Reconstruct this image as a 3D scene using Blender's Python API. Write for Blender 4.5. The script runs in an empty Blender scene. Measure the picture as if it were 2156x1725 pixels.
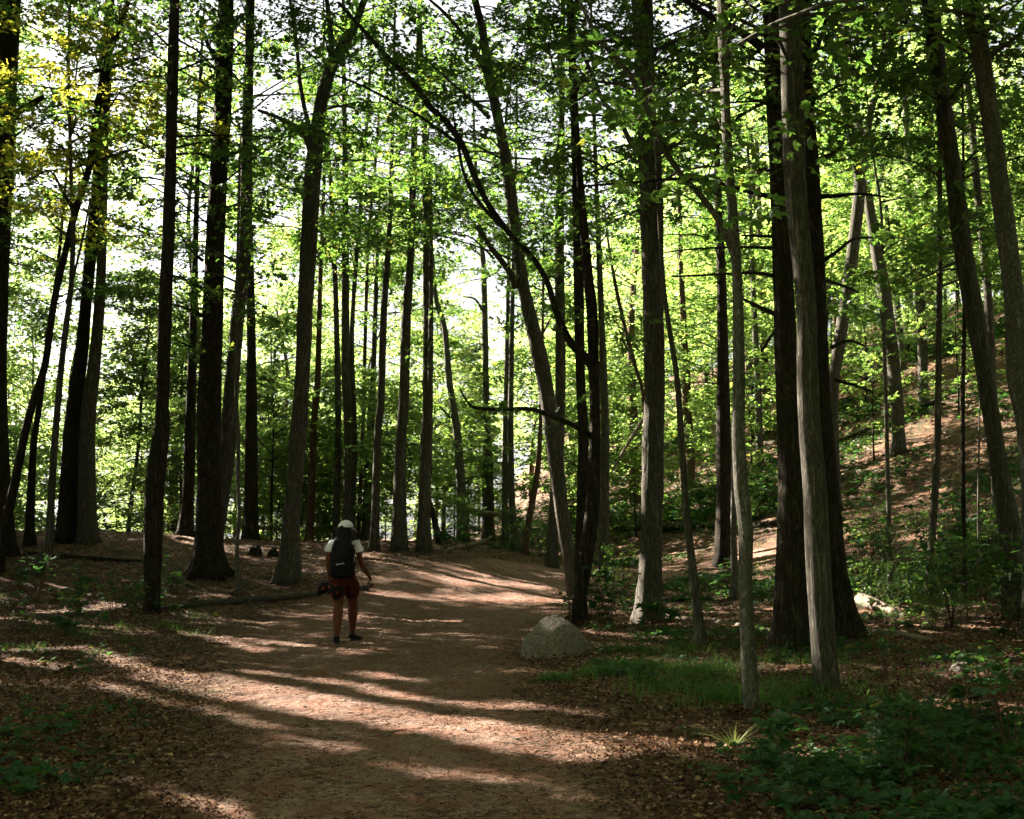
import bpy, math, random
import numpy as np
from math import radians, sin, cos, pi, sqrt
from mathutils import Vector, Matrix, noise

random.seed(7)
RNG = np.random.default_rng(11)
scene = bpy.context.scene
COL = scene.collection

# ------------------------------------------------------------------ camera, sky, sun, exposure
PITCH = 5.71
EYE = 1.5
FOC = 2602.0                       # focal length in units of a 2156 px wide frame
cam_d = bpy.data.cameras.new('camera')
cam_d.sensor_width = 36.0
cam_d.lens = 36.0 * FOC / 2156.0
cam_d.clip_start = 0.05
cam_d.clip_end = 3000
cam = bpy.data.objects.new('camera', cam_d)
COL.objects.link(cam)
cam.location = (0, 0, EYE)
cam.rotation_euler = (radians(90 + PITCH), 0, 0)
scene.camera = cam

SUN_AZ = 52.0                      # degrees to the left of the view direction
SUN_EL = 29.0
SD = np.array([-sin(radians(SUN_AZ)) * cos(radians(SUN_EL)), cos(radians(SUN_AZ)) * cos(radians(SUN_EL)), sin(radians(SUN_EL))])
world = bpy.data.worlds.new('World')
scene.world = world
world.use_nodes = True
wn = world.node_tree.nodes
sky = wn.new('ShaderNodeTexSky')
sky.sky_type = 'NISHITA'
sky.sun_disc = False
sky.sun_elevation = radians(SUN_EL)
sky.sun_rotation = math.atan2(SD[0], SD[1])
sky.air_density = 1.0
sky.dust_density = 3.0
wn['Background'].inputs['Strength'].default_value = 0.05
hs = wn.new('ShaderNodeHueSaturation'); hs.inputs['Saturation'].default_value = 0.2; hs.inputs['Value'].default_value = 0.5
world.node_tree.links.new(sky.outputs[0], hs.inputs['Color'])
world.node_tree.links.new(hs.outputs[0], wn['Background'].inputs['Color'])
sun_d = bpy.data.lights.new('sun', 'SUN')
sun_d.energy = 5.0
sun_d.angle = radians(0.38)
sun_d.color = (1.0, 0.87, 0.74)
sun = bpy.data.objects.new('sun', sun_d)
COL.objects.link(sun)
sun.location = (-20, 20, 30)
sun.rotation_euler = Vector((-SD[0], -SD[1], -SD[2])).to_track_quat('-Z', 'Y').to_euler()

scene.view_settings.view_transform = 'Standard'
scene.view_settings.look = 'None'
scene.view_settings.exposure = 3.55
scene.view_settings.gamma = 1.0
scene.render.engine = 'CYCLES'
cy = scene.cycles
cy.use_denoising = True
cy.max_bounces = 7
cy.diffuse_bounces = 3
cy.glossy_bounces = 2
cy.transmission_bounces = 4
cy.transparent_max_bounces = 4
cy.volume_bounces = 0
cy.sample_clamp_indirect = 6.0
cy.use_adaptive_sampling = True
cy.adaptive_threshold = 0.02

# ------------------------------------------------------------------ pixel <-> world
FWD = np.array([0, cos(radians(PITCH)), sin(radians(PITCH))])
UPV = np.array([0, -sin(radians(PITCH)), cos(radians(PITCH))])
def ray(X, Y):
    d = np.array([(X - 1078.0) / FOC, 0, 0]) + FWD + UPV * ((862.5 - Y) / FOC)
    return d
def at(X, Y, yd):
    d = ray(X, Y)
    return np.array([0, 0, EYE]) + d * (yd / d[1])

def sstep(a, b, v):
    t = np.clip((v - a) / (b - a), 0, 1)
    return t * t * (3 - 2 * t)

PATH = np.array([(-0.3, -8, 1.4), (-0.3, 0, 1.4), (-0.5, 7, 1.3), (-1.3, 12, 1.6), (-1.8, 16, 2.0), (-2.0, 20, 2.5), (-1.4, 25, 2.4),
                 (0.6, 29, 1.9), (3.0, 31.3, 1.4), (5.0, 31.6, 1.1), (6.9, 30.6, 1.0), (8.4, 28.2, 0.8), (9.8, 26.2, 0.8), (12.5, 24, 0.7)], float)
def path_d(x, y):
    """distance outside the trail's edge (negative on the trail)"""
    x = np.asarray(x, float); y = np.asarray(y, float)
    best = np.full(np.broadcast(x, y).shape, 1e9)
    for i in range(len(PATH) - 1):
        a, b = PATH[i], PATH[i + 1]
        vx, vy = b[0] - a[0], b[1] - a[1]
        t = np.clip(((x - a[0]) * vx + (y - a[1]) * vy) / (vx * vx + vy * vy), 0, 1)
        d = np.hypot(x - a[0] - t * vx, y - a[1] - t * vy) - (a[2] + t * (b[2] - a[2]))
        best = np.minimum(best, d)
    return best
def wob(x, y, s, p):
    return (np.sin(x * s + p) * np.cos(y * s * 0.83 + p * 1.7) + 0.5 * np.sin(x * s * 2.3 + 2.1 * p + y * s * 1.1)
            + 0.3 * np.cos(y * s * 3.7 - x * s * 1.9 + p)) / 1.8
def hgt(x, y):
    x = np.asarray(x, float); y = np.asarray(y, float)
    far = 1.25 * sstep(24, 52, y)
    left = 1 - sstep(-3.5, 4.5, x)
    bank = left * (1.0 * sstep(21.5, 31.5, y) - 0.55 * sstep(26, 33, y) * 0)
    drop = left * sstep(-2, -8, x) * (-2.6 * sstep(33, 48, y))
    s = 0.93 * x + 0.37 * y - 16.0
    k = 0.44 * sstep(-6, 12, x)
    hill = k * (np.sqrt(s * s + 6.0) + s) * 0.5
    hill = np.where(hill > 8.5, 8.5 + 5.0 * np.tanh((hill - 8.5) / 7.0) + (hill - 8.5) * 0.05, hill)
    lean = 0.05 * sstep(2, 10, np.abs(x + 1)) * np.minimum(np.abs(x + 1), 14) * 0.5
    n = 0.10 * wob(x, y, 0.45, 0.7) * sstep(0, 2.0, path_d(x, y)) + 0.03 * wob(x, y, 1.9, 2.2)
    n2 = 0.25 * wob(x, y, 0.22, 3.3) * sstep(34, 60, np.hypot(x, y)) + 0.2 * wob(x, y, 0.6, 1.1) * sstep(2, 6, s)
    b = bank * (1 - sstep(30, 50, y))
    return far + b + drop + hill + lean + n + n2
def H(x, y):
    return float(hgt(x, y))
def ground(X, Y, dmax=200):
    d = ray(X, Y); o = np.array([0, 0, EYE])
    ts = np.linspace(4, dmax, 2500)
    P = o[None] + d[None] * ts[:, None]
    below = P[:, 2] < hgt(P[:, 0], P[:, 1])
    i = int(np.argmax(below)) if below.any() else len(ts) - 1
    return np.array([P[i, 0], P[i, 1], H(P[i, 0], P[i, 1])])

# ------------------------------------------------------------------ mesh helpers
def raw_mesh(name, V, F, mats=None, midx=None, smooth=False, attrs=None):
    """V (n,3); F: (m,4) or list of arrays of quads/tris (tri rows repeat allowed as separate arrays)"""
    me = bpy.data.meshes.new(name)
    V = np.asarray(V, np.float32)
    Fs = F if isinstance(F, list) else [F]
    Fs = [np.asarray(f, np.int32) for f in Fs if len(f)]
    nl = sum(f.size for f in Fs); nf = sum(len(f) for f in Fs)
    me.vertices.add(len(V)); me.vertices.foreach_set('co', V.ravel())
    me.loops.add(nl); me.loops.foreach_set('vertex_index', np.concatenate([f.ravel() for f in Fs]))
    me.polygons.add(nf)
    tot = np.concatenate([np.full(len(f), f.shape[1], np.int32) for f in Fs])
    st = np.concatenate([[0], np.cumsum(tot)[:-1]]).astype(np.int32)
    me.polygons.foreach_set('loop_start', st)
    for m in (mats or []):
        me.materials.append(m)
    if midx is not None:
        me.polygons.foreach_set('material_index', np.asarray(midx, np.int32))
    me.polygons.foreach_set('use_smooth', np.full(nf, bool(smooth)))
    if attrs:
        for k, a in attrs.items():
            at_ = me.attributes.new(k, 'FLOAT', 'POINT'); at_.data.foreach_set('value', np.asarray(a, np.float32))
    me.update(calc_edges=True)
    me.validate()
    return me
def link(name, me, parent=None, loc=(0, 0, 0), rz=0):
    o = bpy.data.objects.new(name, me); COL.objects.link(o)
    o.location = loc; o.rotation_euler = (0, 0, rz)
    if parent is not None: o.parent = parent
    return o
def thing(name, label, cat, loc=(0, 0, 0), group=None, rz=0, me=None):
    o = link(name, me, None, loc, rz)
    o['label'] = label; o['category'] = cat
    if group: o['group'] = group
    return o

class Acc:
    """collects vertices and quads"""
    def __init__(s): s.V = []; s.F = []; s.M = []; s.n = 0
    def add(s, V, F, m=0):
        V = np.asarray(V, float); F = np.asarray(F, int)
        s.V.append(V); s.F.append(F + s.n); s.M.append(np.full(len(F), m)); s.n += len(V)
    def mesh(s, name, mats, smooth=False, off=None):
        V = np.concatenate(s.V)
        if off is not None: V = V - np.asarray(off)[None]
        w = sorted(set(f.shape[1] for f in s.F))
        Fs = []; Ms = []
        for k in w:
            Fs.append(np.concatenate([f for f in s.F if f.shape[1] == k]))
            Ms.append(np.concatenate([m for f, m in zip(s.F, s.M) if f.shape[1] == k]))
        return raw_mesh(name, V, Fs, mats, np.concatenate(Ms), smooth)

def unit(v):
    return v / np.maximum(np.linalg.norm(v, axis=-1, keepdims=True), 1e-9)

def spline(P, step):
    """Catmull-Rom through rows of P (any width), resampled at about `step` metres (first three columns are the position)"""
    P = np.asarray(P, float)
    if len(P) < 2: return P
    Q = np.vstack([2 * P[0] - P[1], P, 2 * P[-1] - P[-2]])
    out = []
    for i in range(1, len(Q) - 2):
        L = np.linalg.norm(Q[i + 1, :3] - Q[i, :3]); n = max(2, int(L / step))
        for t in np.arange(n) / n:
            a, b, c, d = Q[i - 1], Q[i], Q[i + 1], Q[i + 2]
            out.append(0.5 * ((2 * b) + (-a + c) * t + (2 * a - 5 * b + 4 * c - d) * t * t + (-a + 3 * b - 3 * c + d) * t ** 3))
    out.append(Q[-2])
    out = np.array(out)
    if out.shape[1] > 3: out[:, 3] = np.maximum(out[:, 3], 0.002)
    return out

def tube(P, seg=12, flare=0.0, rough=0.0, seed=0, roots=5, zbase=None, cap=True):
    """P rows (x,y,z,r) -> V, F.  flare: root flare; rough: bark relief as a share of the radius"""
    P = np.asarray(P, float); n = len(P)
    T = unit(np.gradient(P[:, :3], axis=0))
    U = np.zeros((n, 3)); u = np.cross(T[0], (0.0, 1.0, 0.0))
    if np.linalg.norm(u) < 0.2: u = np.cross(T[0], (1.0, 0, 0))
    u = u / np.linalg.norm(u)
    for i in range(n):
        u = u - T[i] * u.dot(T[i]); u = u / np.linalg.norm(u); U[i] = u
    W = np.cross(T, U)
    a = np.linspace(0, 2 * pi, seg, endpoint=False)
    r = P[:, 3][:, None] * np.ones((1, seg))
    rs = np.random.RandomState(seed)
    if flare:
        hz = np.clip(P[:, 2] - (P[0, 2] if zbase is None else zbase), 0, None)
        fr = np.exp(-hz / (0.28 + 0.8 * P[0, 3]))
        ph = rs.rand() * 6.28
        lobes = 0.5 + 0.5 * np.cos(roots * a + ph) * (0.7 + 0.3 * np.sin(2 * a + ph))
        r = r * (1 + flare * fr[:, None] * (0.45 + lobes[None] * 0.9) + (0.75 * np.clip(flare * 2, 0, 1)) * np.exp(-hz / 0.09)[:, None] * lobes[None] ** 2)
    if rough:
        s = np.concatenate([[0], np.cumsum(np.linalg.norm(np.diff(P[:, :3], axis=0), axis=1))])
        acc = np.zeros((n, seg))
        for k in range(5):
            f = [3, 5, 8, 11, 17][k]; p = rs.rand(3) * 6.28; w = rs.rand() * 3 + 0.8
            acc += np.sin(f * a[None] + p[0] + 1.1 * np.sin(s[:, None] * w + p[1])) * [0.5, 0.5, 0.4, 0.5, 0.4][k]
        acc += 0.8 * np.sin(s * 2.1 + rs.rand() * 6)[:, None] * np.cos(a[None] * 2 + s[:, None])
        acc += rs.normal(0, 0.6, (n, seg))
        r = r * (1 + rough * acc)
    V = P[:, None, :3] + r[..., None] * (np.cos(a)[None, :, None] * U[:, None] + np.sin(a)[None, :, None] * W[:, None])
    V = V.reshape(-1, 3)
    i = np.arange(n - 1)[:, None] * seg; j = np.arange(seg)[None]; jn = (j + 1) % seg
    F = np.stack([i + j, i + jn, i + seg + jn, i + seg + j], -1).reshape(-1, 4)
    if cap:
        V = np.vstack([V, P[0, :3], P[-1, :3] + T[-1] * P[-1, 3] * 0.4])
        b, t = n * seg, n * seg + 1
        j = np.arange(0, seg, 2)
        F = np.vstack([F, np.stack([np.full(len(j), b), (j + 2) % seg, (j + 1) % seg, j], -1),
                       np.stack([np.full(len(j), t), (n - 1) * seg + j, (n - 1) * seg + (j + 1) % seg, (n - 1) * seg + (j + 2) % seg], -1)])
    return V, F

def segs(P0, P1, r0, r1, k=4):
    """many straight tapered sticks at once"""
    P0 = np.asarray(P0, float); P1 = np.asarray(P1, float); n = len(P0)
    T = unit(P1 - P0)
    ref = np.where(np.abs(T[:, 2:3]) > 0.9, np.array([[1.0, 0, 0]]), np.array([[0, 0, 1.0]]))
    U = unit(np.cross(T, ref)); W = np.cross(T, U)
    a = np.arange(k) * 2 * pi / k
    ring = np.cos(a)[None, :, None] * U[:, None] + np.sin(a)[None, :, None] * W[:, None]
    r0 = np.broadcast_to(np.asarray(r0, float), (n,)); r1 = np.broadcast_to(np.asarray(r1, float), (n,))
    V = np.concatenate([P0[:, None] + ring * r0[:, None, None], P1[:, None] + ring * r1[:, None, None]], 1).reshape(-1, 3)
    b = np.arange(n)[:, None] * (2 * k); j = np.arange(k)[None]; jn = (j + 1) % k
    F = np.stack([b + j, b + jn, b + k + jn, b + k + j], -1).reshape(-1, 4)
    return V, F

def leaves(C, D, N, L, lobes=3, cup=0.12):
    """leaf blades: C base point, D direction, N normal, L length"""
    C = np.asarray(C, float); D = unit(np.asarray(D, float)); N = np.asarray(N, float)
    S = unit(np.cross(N, D)); N = np.cross(D, S); L = np.asarray(L, float)[:, None]
    n = len(C)
    if lobes == 1:
        loc = [(0, 0, 0), (0.42, 0.34, cup), (1, 0, -0.05), (0.42, -0.34, cup)]
        quads = [(0, 1, 2, 3)]
    elif lobes == 2:      # slim blade of two halves
        loc = [(0, 0, 0), (0.4, 0.26, cup), (0.75, 0.18, cup), (1.05, 0, -0.1), (0.5, 0, 0), (0.75, -0.18, cup), (0.4, -0.26, cup)]
        quads = [(0, 1, 2, 4), (4, 2, 3, 3), (0, 4, 5, 6), (4, 3, 5, 5)]
        quads = [(0, 1, 2, 4), (0, 4, 5, 6)]
        loc[4] = (1.0, 0, -0.08)
        quads = [(0, 1, 2, 4), (0, 4, 5, 6)]
        loc = [loc[0], loc[1], loc[2], loc[4], loc[5], loc[6]]
        quads = [(0, 1, 2, 3), (0, 3, 4, 5)]
    else:
        loc = [(0, 0, 0), (0.48, 0.25, cup * .6), (1, 0, -0.08), (0.48, -0.25, cup * .6)]
        quads = [(0, 1, 2, 3)]
        for sg in (1, -1):
            c, s_ = cos(radians(50)), sin(radians(50)) * sg
            base = len(loc)
            for (x, y, z) in [(0.36, 0.25, cup * .6), (0.80, 0, -0.03), (0.36, -0.25, cup * .6)]:
                loc.append((x * c - y * s_, x * s_ + y * c, z))
            quads.append((0, base, base + 1, base + 2))
    loc = np.array(loc)
    V = C[:, None] + L[:, None] * (loc[None, :, 0:1] * D[:, None] + loc[None, :, 1:2] * S[:, None] + loc[None, :, 2:3] * N[:, None])
    k = len(loc); q = np.array(quads)
    F = (np.arange(n)[:, None, None] * k + q[None]).reshape(-1, 4)
    return V.reshape(-1, 3), F

# ------------------------------------------------------------------ materials
def mat(name):
    m = bpy.data.materials.new(name); m.use_nodes = True
    nt = m.node_tree; nt.nodes.clear()
    out = nt.nodes.new('ShaderNodeOutputMaterial')
    return m, nt, out
def N_(nt, t, **kw):
    n = nt.nodes.new(t)
    for k, v in kw.items():
        if k in n.inputs: n.inputs[k].default_value = v
        else: setattr(n, k, v)
    return n
def ramp(nt, fac, stops, interp='LINEAR'):
    r = nt.nodes.new('ShaderNodeValToRGB'); r.color_ramp.interpolation = interp
    el = r.color_ramp.elements
    while len(el) < len(stops): el.new(0.5)
    for e, (p, c) in zip(el, stops):
        e.position = p; e.color = (*c, 1) if len(c) == 3 else c
    nt.links.new(fac, r.inputs[0]); return r.outputs[0]
def mixc(nt, fac, a, b, mode='MIX'):
    m = nt.nodes.new('ShaderNodeMix'); m.data_type = 'RGBA'; m.blend_type = mode
    for sock, v in ((m.inputs[0], fac), (m.inputs[6], a), (m.inputs[7], b)):
        if hasattr(v, 'is_output'): nt.links.new(v, sock)
        elif isinstance(v, (int, float)): sock.default_value = v
        else: sock.default_value = (*v, 1)
    return m.outputs[2]
def noise_(nt, vec, scale, detail=4, rough=0.55, dist=0.0):
    n = nt.nodes.new('ShaderNodeTexNoise'); n.inputs['Scale'].default_value = scale
    n.inputs['Detail'].default_value = detail; n.inputs['Roughness'].default_value = rough; n.inputs['Distortion'].default_value = dist
    if vec is not None: nt.links.new(vec, n.inputs['Vector'])
    return n.outputs['Fac']
def mapping(nt, vec, scale):
    m = nt.nodes.new('ShaderNodeMapping'); m.inputs['Scale'].default_value = scale
    nt.links.new(vec, m.inputs['Vector']); return m.outputs[0]
def bump(nt, h, strength, dist, normal=None):
    b = nt.nodes.new('ShaderNodeBump'); b.inputs['Strength'].default_value = strength; b.inputs['Distance'].default_value = dist
    nt.links.new(h, b.inputs['Height'])
    if normal is not None: nt.links.new(normal, b.inputs['Normal'])
    return b.outputs[0]
def math_(nt, op, a, b=0.0):
    m = nt.nodes.new('ShaderNodeMath'); m.operation = op
    for i, v in enumerate((a, b)):
        if hasattr(v, 'is_output'): nt.links.new(v, m.inputs[i])
        else: m.inputs[i].default_value = v
    return m.outputs[0]

def bark(name, crev, ridge, pale, sx=16, sz=2.2, depth=0.03, moss=(0.04, 0.055, 0.02), moss_amt=0.35):
    m, nt, out = mat(name)
    tc = nt.nodes.new('ShaderNodeTexCoord').outputs['Object']
    v = mapping(nt, tc, (sx * 1.5, sx * 1.5, sz))
    n1 = noise_(nt, v, 1.0, 6, 0.68, 1.2)
    n2 = noise_(nt, mapping(nt, tc, (sx * 3.5, sx * 3.5, sz * 3.5)), 1.0, 4, 0.7, 0.5)
    rdg = math_(nt, 'SUBTRACT', 1.0, math_(nt, 'MULTIPLY', math_(nt, 'ABSOLUTE', math_(nt, 'SUBTRACT', n1, 0.5)), 5.0))
    rdg = math_(nt, 'MAXIMUM', rdg, 0.0)
    hgt_ = math_(nt, 'ADD', math_(nt, 'MULTIPLY', math_(nt, 'SUBTRACT', 1.0, rdg), 0.55), math_(nt, 'MULTIPLY', n2, 0.6))
    big = noise_(nt, tc, 1.3, 3)
    c = ramp(nt, hgt_, [(0.25, crev), (0.6, ridge), (0.95, pale)])
    c = mixc(nt, math_(nt, 'MULTIPLY', ramp(nt, big, [(0.5, (0, 0, 0)), (0.72, (1, 1, 1))]), moss_amt), c, moss)
    spk = ramp(nt, noise_(nt, mapping(nt, tc, (26, 26, 14)), 1.0, 4), [(0.6, (0, 0, 0)), (0.68, (1, 1, 1))])
    c = mixc(nt, math_(nt, 'MULTIPLY', spk, 0.3), c, pale)
    b = N_(nt, 'ShaderNodeBsdfPrincipled', Roughness=0.92)
    b.inputs['Specular IOR Level'].default_value = 0.08
    nt.links.new(c, b.inputs['Base Color']); nt.links.new(bump(nt, hgt_, 0.9, depth), b.inputs['Normal'])
    nt.links.new(b.outputs[0], out.inputs[0]); return m
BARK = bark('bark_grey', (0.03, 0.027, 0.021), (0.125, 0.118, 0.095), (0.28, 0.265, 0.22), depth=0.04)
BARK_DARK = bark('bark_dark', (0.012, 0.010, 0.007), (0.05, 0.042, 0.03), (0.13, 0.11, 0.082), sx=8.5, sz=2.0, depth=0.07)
BARK_PALE = bark('bark_pale', (0.04, 0.036, 0.03), (0.135, 0.13, 0.108), (0.32, 0.31, 0.27), sx=15, sz=7, depth=0.015, moss_amt=0.5)
BARK_WARM = bark('bark_warm', (0.04, 0.025, 0.016), (0.13, 0.085, 0.055), (0.24, 0.18, 0.13), depth=0.02, moss_amt=0.2)
DEAD = bark('dead_wood', (0.07, 0.055, 0.04), (0.27, 0.225, 0.175), (0.50, 0.44, 0.37), sx=22, sz=22, depth=0.012, moss_amt=0.4)

def leaf_mat(name, dk, lt, tdk, tlt, tw=0.55, rough=0.42, gloss=0.04):
    m, nt, out = mat(name)
    g = nt.nodes.new('ShaderNodeNewGeometry').outputs['Random Per Island']
    tc = nt.nodes.new('ShaderNodeTexCoord').outputs['Object']
    n = noise_(nt, tc, 0.7, 2)
    f = math_(nt, 'ADD', math_(nt, 'MULTIPLY', g, 0.65), math_(nt, 'MULTIPLY', n, 0.35))
    c = mixc(nt, f, dk, lt); t = mixc(nt, f, tdk, tlt)
    # a few yellowing leaves
    yl = ramp(nt, g, [(0.955, (0, 0, 0)), (0.965, (1, 1, 1))])
    t = mixc(nt, math_(nt, 'MULTIPLY', yl, 0.6), t, (0.42, 0.36, 0.04))
    d = N_(nt, 'ShaderNodeBsdfDiffuse'); nt.links.new(c, d.inputs[0])
    tr = N_(nt, 'ShaderNodeBsdfTranslucent'); nt.links.new(t, tr.inputs[0])
    gl = N_(nt, 'ShaderNodeBsdfGlossy', Roughness=rough); gl.inputs[0].default_value = (0.85, 0.95, 0.9, 1)
    m1 = nt.nodes.new('ShaderNodeMixShader'); m1.inputs[0].default_value = tw
    nt.links.new(d.outputs[0], m1.inputs[1]); nt.links.new(tr.outputs[0], m1.inputs[2])
    m2 = nt.nodes.new('ShaderNodeMixShader'); m2.inputs[0].default_value = gloss
    nt.links.new(m1.outputs[0], m2.inputs[1]); nt.links.new(gl.outputs[0], m2.inputs[2])
    nt.links.new(m2.outputs[0], out.inputs[0]); return m
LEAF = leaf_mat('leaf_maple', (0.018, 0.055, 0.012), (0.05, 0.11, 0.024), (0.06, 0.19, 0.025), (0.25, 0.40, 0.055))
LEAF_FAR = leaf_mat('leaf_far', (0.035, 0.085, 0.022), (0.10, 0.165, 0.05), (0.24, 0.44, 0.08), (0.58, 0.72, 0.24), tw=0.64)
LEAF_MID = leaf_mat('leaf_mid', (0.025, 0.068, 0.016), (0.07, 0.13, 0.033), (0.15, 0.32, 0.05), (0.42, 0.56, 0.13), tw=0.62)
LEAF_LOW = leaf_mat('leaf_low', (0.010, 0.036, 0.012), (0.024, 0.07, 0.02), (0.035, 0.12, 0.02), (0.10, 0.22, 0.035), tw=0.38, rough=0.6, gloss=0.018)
LEAF_YEL = leaf_mat('leaf_yellow', (0.08, 0.12, 0.015), (0.18, 0.20, 0.03), (0.42, 0.48, 0.03), (0.66, 0.64, 0.08))
LEAF_CON = leaf_mat('leaf_conifer', (0.03, 0.075, 0.02), (0.07, 0.13, 0.035), (0.12, 0.22, 0.04), (0.30, 0.36, 0.08), tw=0.5)
GRASSM = leaf_mat('grass_blade', (0.025, 0.075, 0.015), (0.08, 0.15, 0.035), (0.05, 0.15, 0.02), (0.16, 0.28, 0.045), tw=0.35, rough=0.6, gloss=0.015)
TUSS = leaf_mat('tussock_blade', (0.05, 0.07, 0.02), (0.12, 0.13, 0.05), (0.06, 0.10, 0.02), (0.14, 0.17, 0.05), tw=0.4, gloss=0.02)

def simple(name, col, rough=0.8, var=0.25, scale=8, bs=0.0, bd=0.01):
    m, nt, out = mat(name)
    tc = nt.nodes.new('ShaderNodeTexCoord').outputs['Object']
    n = noise_(nt, tc, scale, 4)
    dk = tuple(c * (1 - var) for c in col); lt = tuple(min(1, c * (1 + var)) for c in col)
    c = ramp(nt, n, [(0.3, dk), (0.7, lt)])
    b = N_(nt, 'ShaderNodeBsdfPrincipled', Roughness=rough); b.inputs['Specular IOR Level'].default_value = 0.12; nt.links.new(c, b.inputs['Base Color'])
    if bs: nt.links.new(bump(nt, noise_(nt, tc, scale * 4, 5), bs, bd), b.inputs['Normal'])
    nt.links.new(b.outputs[0], out.inputs[0]); return m

def ground_mat(name, trail=False):
    m, nt, out = mat(name)
    tc = nt.nodes.new('ShaderNodeTexCoord').outputs['Object']
    big = noise_(nt, tc, 0.35, 4); mid = noise_(nt, tc, 2.6, 5, 0.6); fine = noise_(nt, tc, 22, 6, 0.7); vf = noise_(nt, tc, 85, 3, 0.7)
    vo = nt.nodes.new('ShaderNodeTexVoronoi'); vo.inputs['Scale'].default_value = 16; nt.links.new(tc, vo.inputs['Vector'])
    vc = nt.nodes.new('ShaderNodeSeparateColor'); nt.links.new(vo.outputs['Color'], vc.inputs[0])
    litter = ramp(nt, vc.outputs[0], [(0.0, (0.035, 0.020, 0.012)), (0.35, (0.085, 0.045, 0.026)), (0.7, (0.15, 0.082, 0.045)), (0.95, (0.24, 0.15, 0.09))])
    litter = mixc(nt, ramp(nt, mid, [(0.42, (0, 0, 0)), (0.62, (1, 1, 1))]), litter, (0.055, 0.034, 0.022))
    dirt = ramp(nt, fine, [(0.25, (0.085, 0.052, 0.038)), (0.5, (0.185, 0.118, 0.088)), (0.75, (0.36, 0.26, 0.205))])
    dirt = mixc(nt, ramp(nt, mid, [(0.4, (0, 0, 0)), (0.65, (0.85, 0.85, 0.85))]), dirt, (0.15, 0.062, 0.032))
    dirt = mixc(nt, math_(nt, 'MULTIPLY', ramp(nt, vf, [(0.56, (0, 0, 0)), (0.66, (1, 1, 1))]), 0.6), dirt, (0.07, 0.035, 0.022))
    at_ = nt.nodes.new('ShaderNodeAttribute'); at_.attribute_name = 'trail'
    f = math_(nt, 'ADD', at_.outputs['Fac'], math_(nt, 'MULTIPLY', math_(nt, 'SUBTRACT', mid, 0.5), 1.6))
    f = math_(nt, 'ADD', f, math_(nt, 'MULTIPLY', math_(nt, 'SUBTRACT', big, 0.5), 1.2))
    f = ramp(nt, f, [(0.3, (0, 0, 0)), (0.75, (1, 1, 1))])
    c = mixc(nt, f, litter, dirt)
    moss = ramp(nt, noise_(nt, tc, 1.1, 5, 0.7), [(0.52, (0, 0, 0)), (0.66, (1, 1, 1))])
    inv = math_(nt, 'SUBTRACT', 1.0, f)
    c = mixc(nt, math_(nt, 'MULTIPLY', math_(nt, 'MULTIPLY', moss, inv), 0.55), c, (0.03, 0.05, 0.015))
    hh = math_(nt, 'ADD', math_(nt, 'MULTIPLY', fine, 0.6), math_(nt, 'ADD', math_(nt, 'MULTIPLY', vf, 0.3), math_(nt, 'MULTIPLY', vo.outputs['Distance'], 0.5)))
    b = N_(nt, 'ShaderNodeBsdfPrincipled', Roughness=0.95); b.inputs['Specular IOR Level'].default_value = 0.15
    nt.links.new(c, b.inputs['Base Color'])
    nt.links.new(bump(nt, hh, 1.0, 0.05, bump(nt, mid, 0.8, 0.12)), b.inputs['Normal'])
    nt.links.new(b.outputs[0], out.inputs[0]); return m
GROUND = ground_mat('forest_floor')

# ------------------------------------------------------------------ ground and trail
def axis(lo, hi, dlo, dhi, fine, grow):
    a = list(np.arange(dlo, dhi, fine)); s = fine; v = a[-1]
    while v < hi: s *= grow; v += s; a.append(v)
    s = fine; v = a[0]
    while v > lo: s *= grow; v -= s; a.insert(0, v)
    return np.array(a)
gx = axis(-420, 420, -12, 14, 0.11, 1.05); gy = axis(-120, 600, 4, 38, 0.12, 1.045)
GX, GY = np.meshgrid(gx, gy)
pd = path_d(GX, GY)
micro = np.random.RandomState(3).normal(0, 1, GX.shape)
near = (sstep(60, 35, np.hypot(GX, GY)))
Z = hgt(GX, GY) + micro * 0.014 * near * sstep(-0.3, 0.8, pd) - 0.06 * sstep(0.15, -0.25, pd)
nx, ny = len(gx), len(gy)
I = (np.arange(ny - 1)[:, None] * nx + np.arange(nx - 1)[None])
F = np.stack([I, I + 1, I + nx + 1, I + nx], -1).reshape(-1, 4)
V = np.stack([GX, GY, Z], -1).reshape(-1, 3)
gme = raw_mesh('ground', V, F, [GROUND], smooth=True, attrs={'trail': sstep(0.6, -0.9, pd).ravel() * 0.9})
g = link('ground', gme); g['kind'] = 'structure'
# the trail: a sheet following the ground
px_ = np.arange(-5.5, 20, 0.07); py_ = np.arange(0, 38, 0.07)
TX, TY = np.meshgrid(px_, py_); tpd = path_d(TX, TY)
tn = np.random.RandomState(5).normal(0, 1, TX.shape)
rut = 0.012 * wob(TX * 3, TY * 1.2, 1.7, 0.3)
TZ = hgt(TX, TY) + 0.004 + tn * 0.006 + rut * sstep(0.2, -0.4, tpd) - 0.03 * sstep(-0.1, 0.3, tpd)
keep = tpd < 0.25
tnx = len(px_); I = (np.arange(len(py_) - 1)[:, None] * tnx + np.arange(tnx - 1)[None])
kk = keep[:-1, :-1] & keep[1:, :-1] & keep[:-1, 1:] & keep[1:, 1:]
F = np.stack([I, I + 1, I + tnx + 1, I + tnx], -1)[kk]
used, inv_ = np.unique(F.ravel(), return_inverse=True)
V = np.stack([TX, TY, TZ], -1).reshape(-1, 3)[used]
tme = raw_mesh('path', V, inv_.reshape(-1, 4), [GROUND], smooth=True, attrs={'trail': (sstep(0.6, -0.9, tpd).ravel() * 0.9)[used]})
o = link('path', tme); o['kind'] = 'structure'

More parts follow.
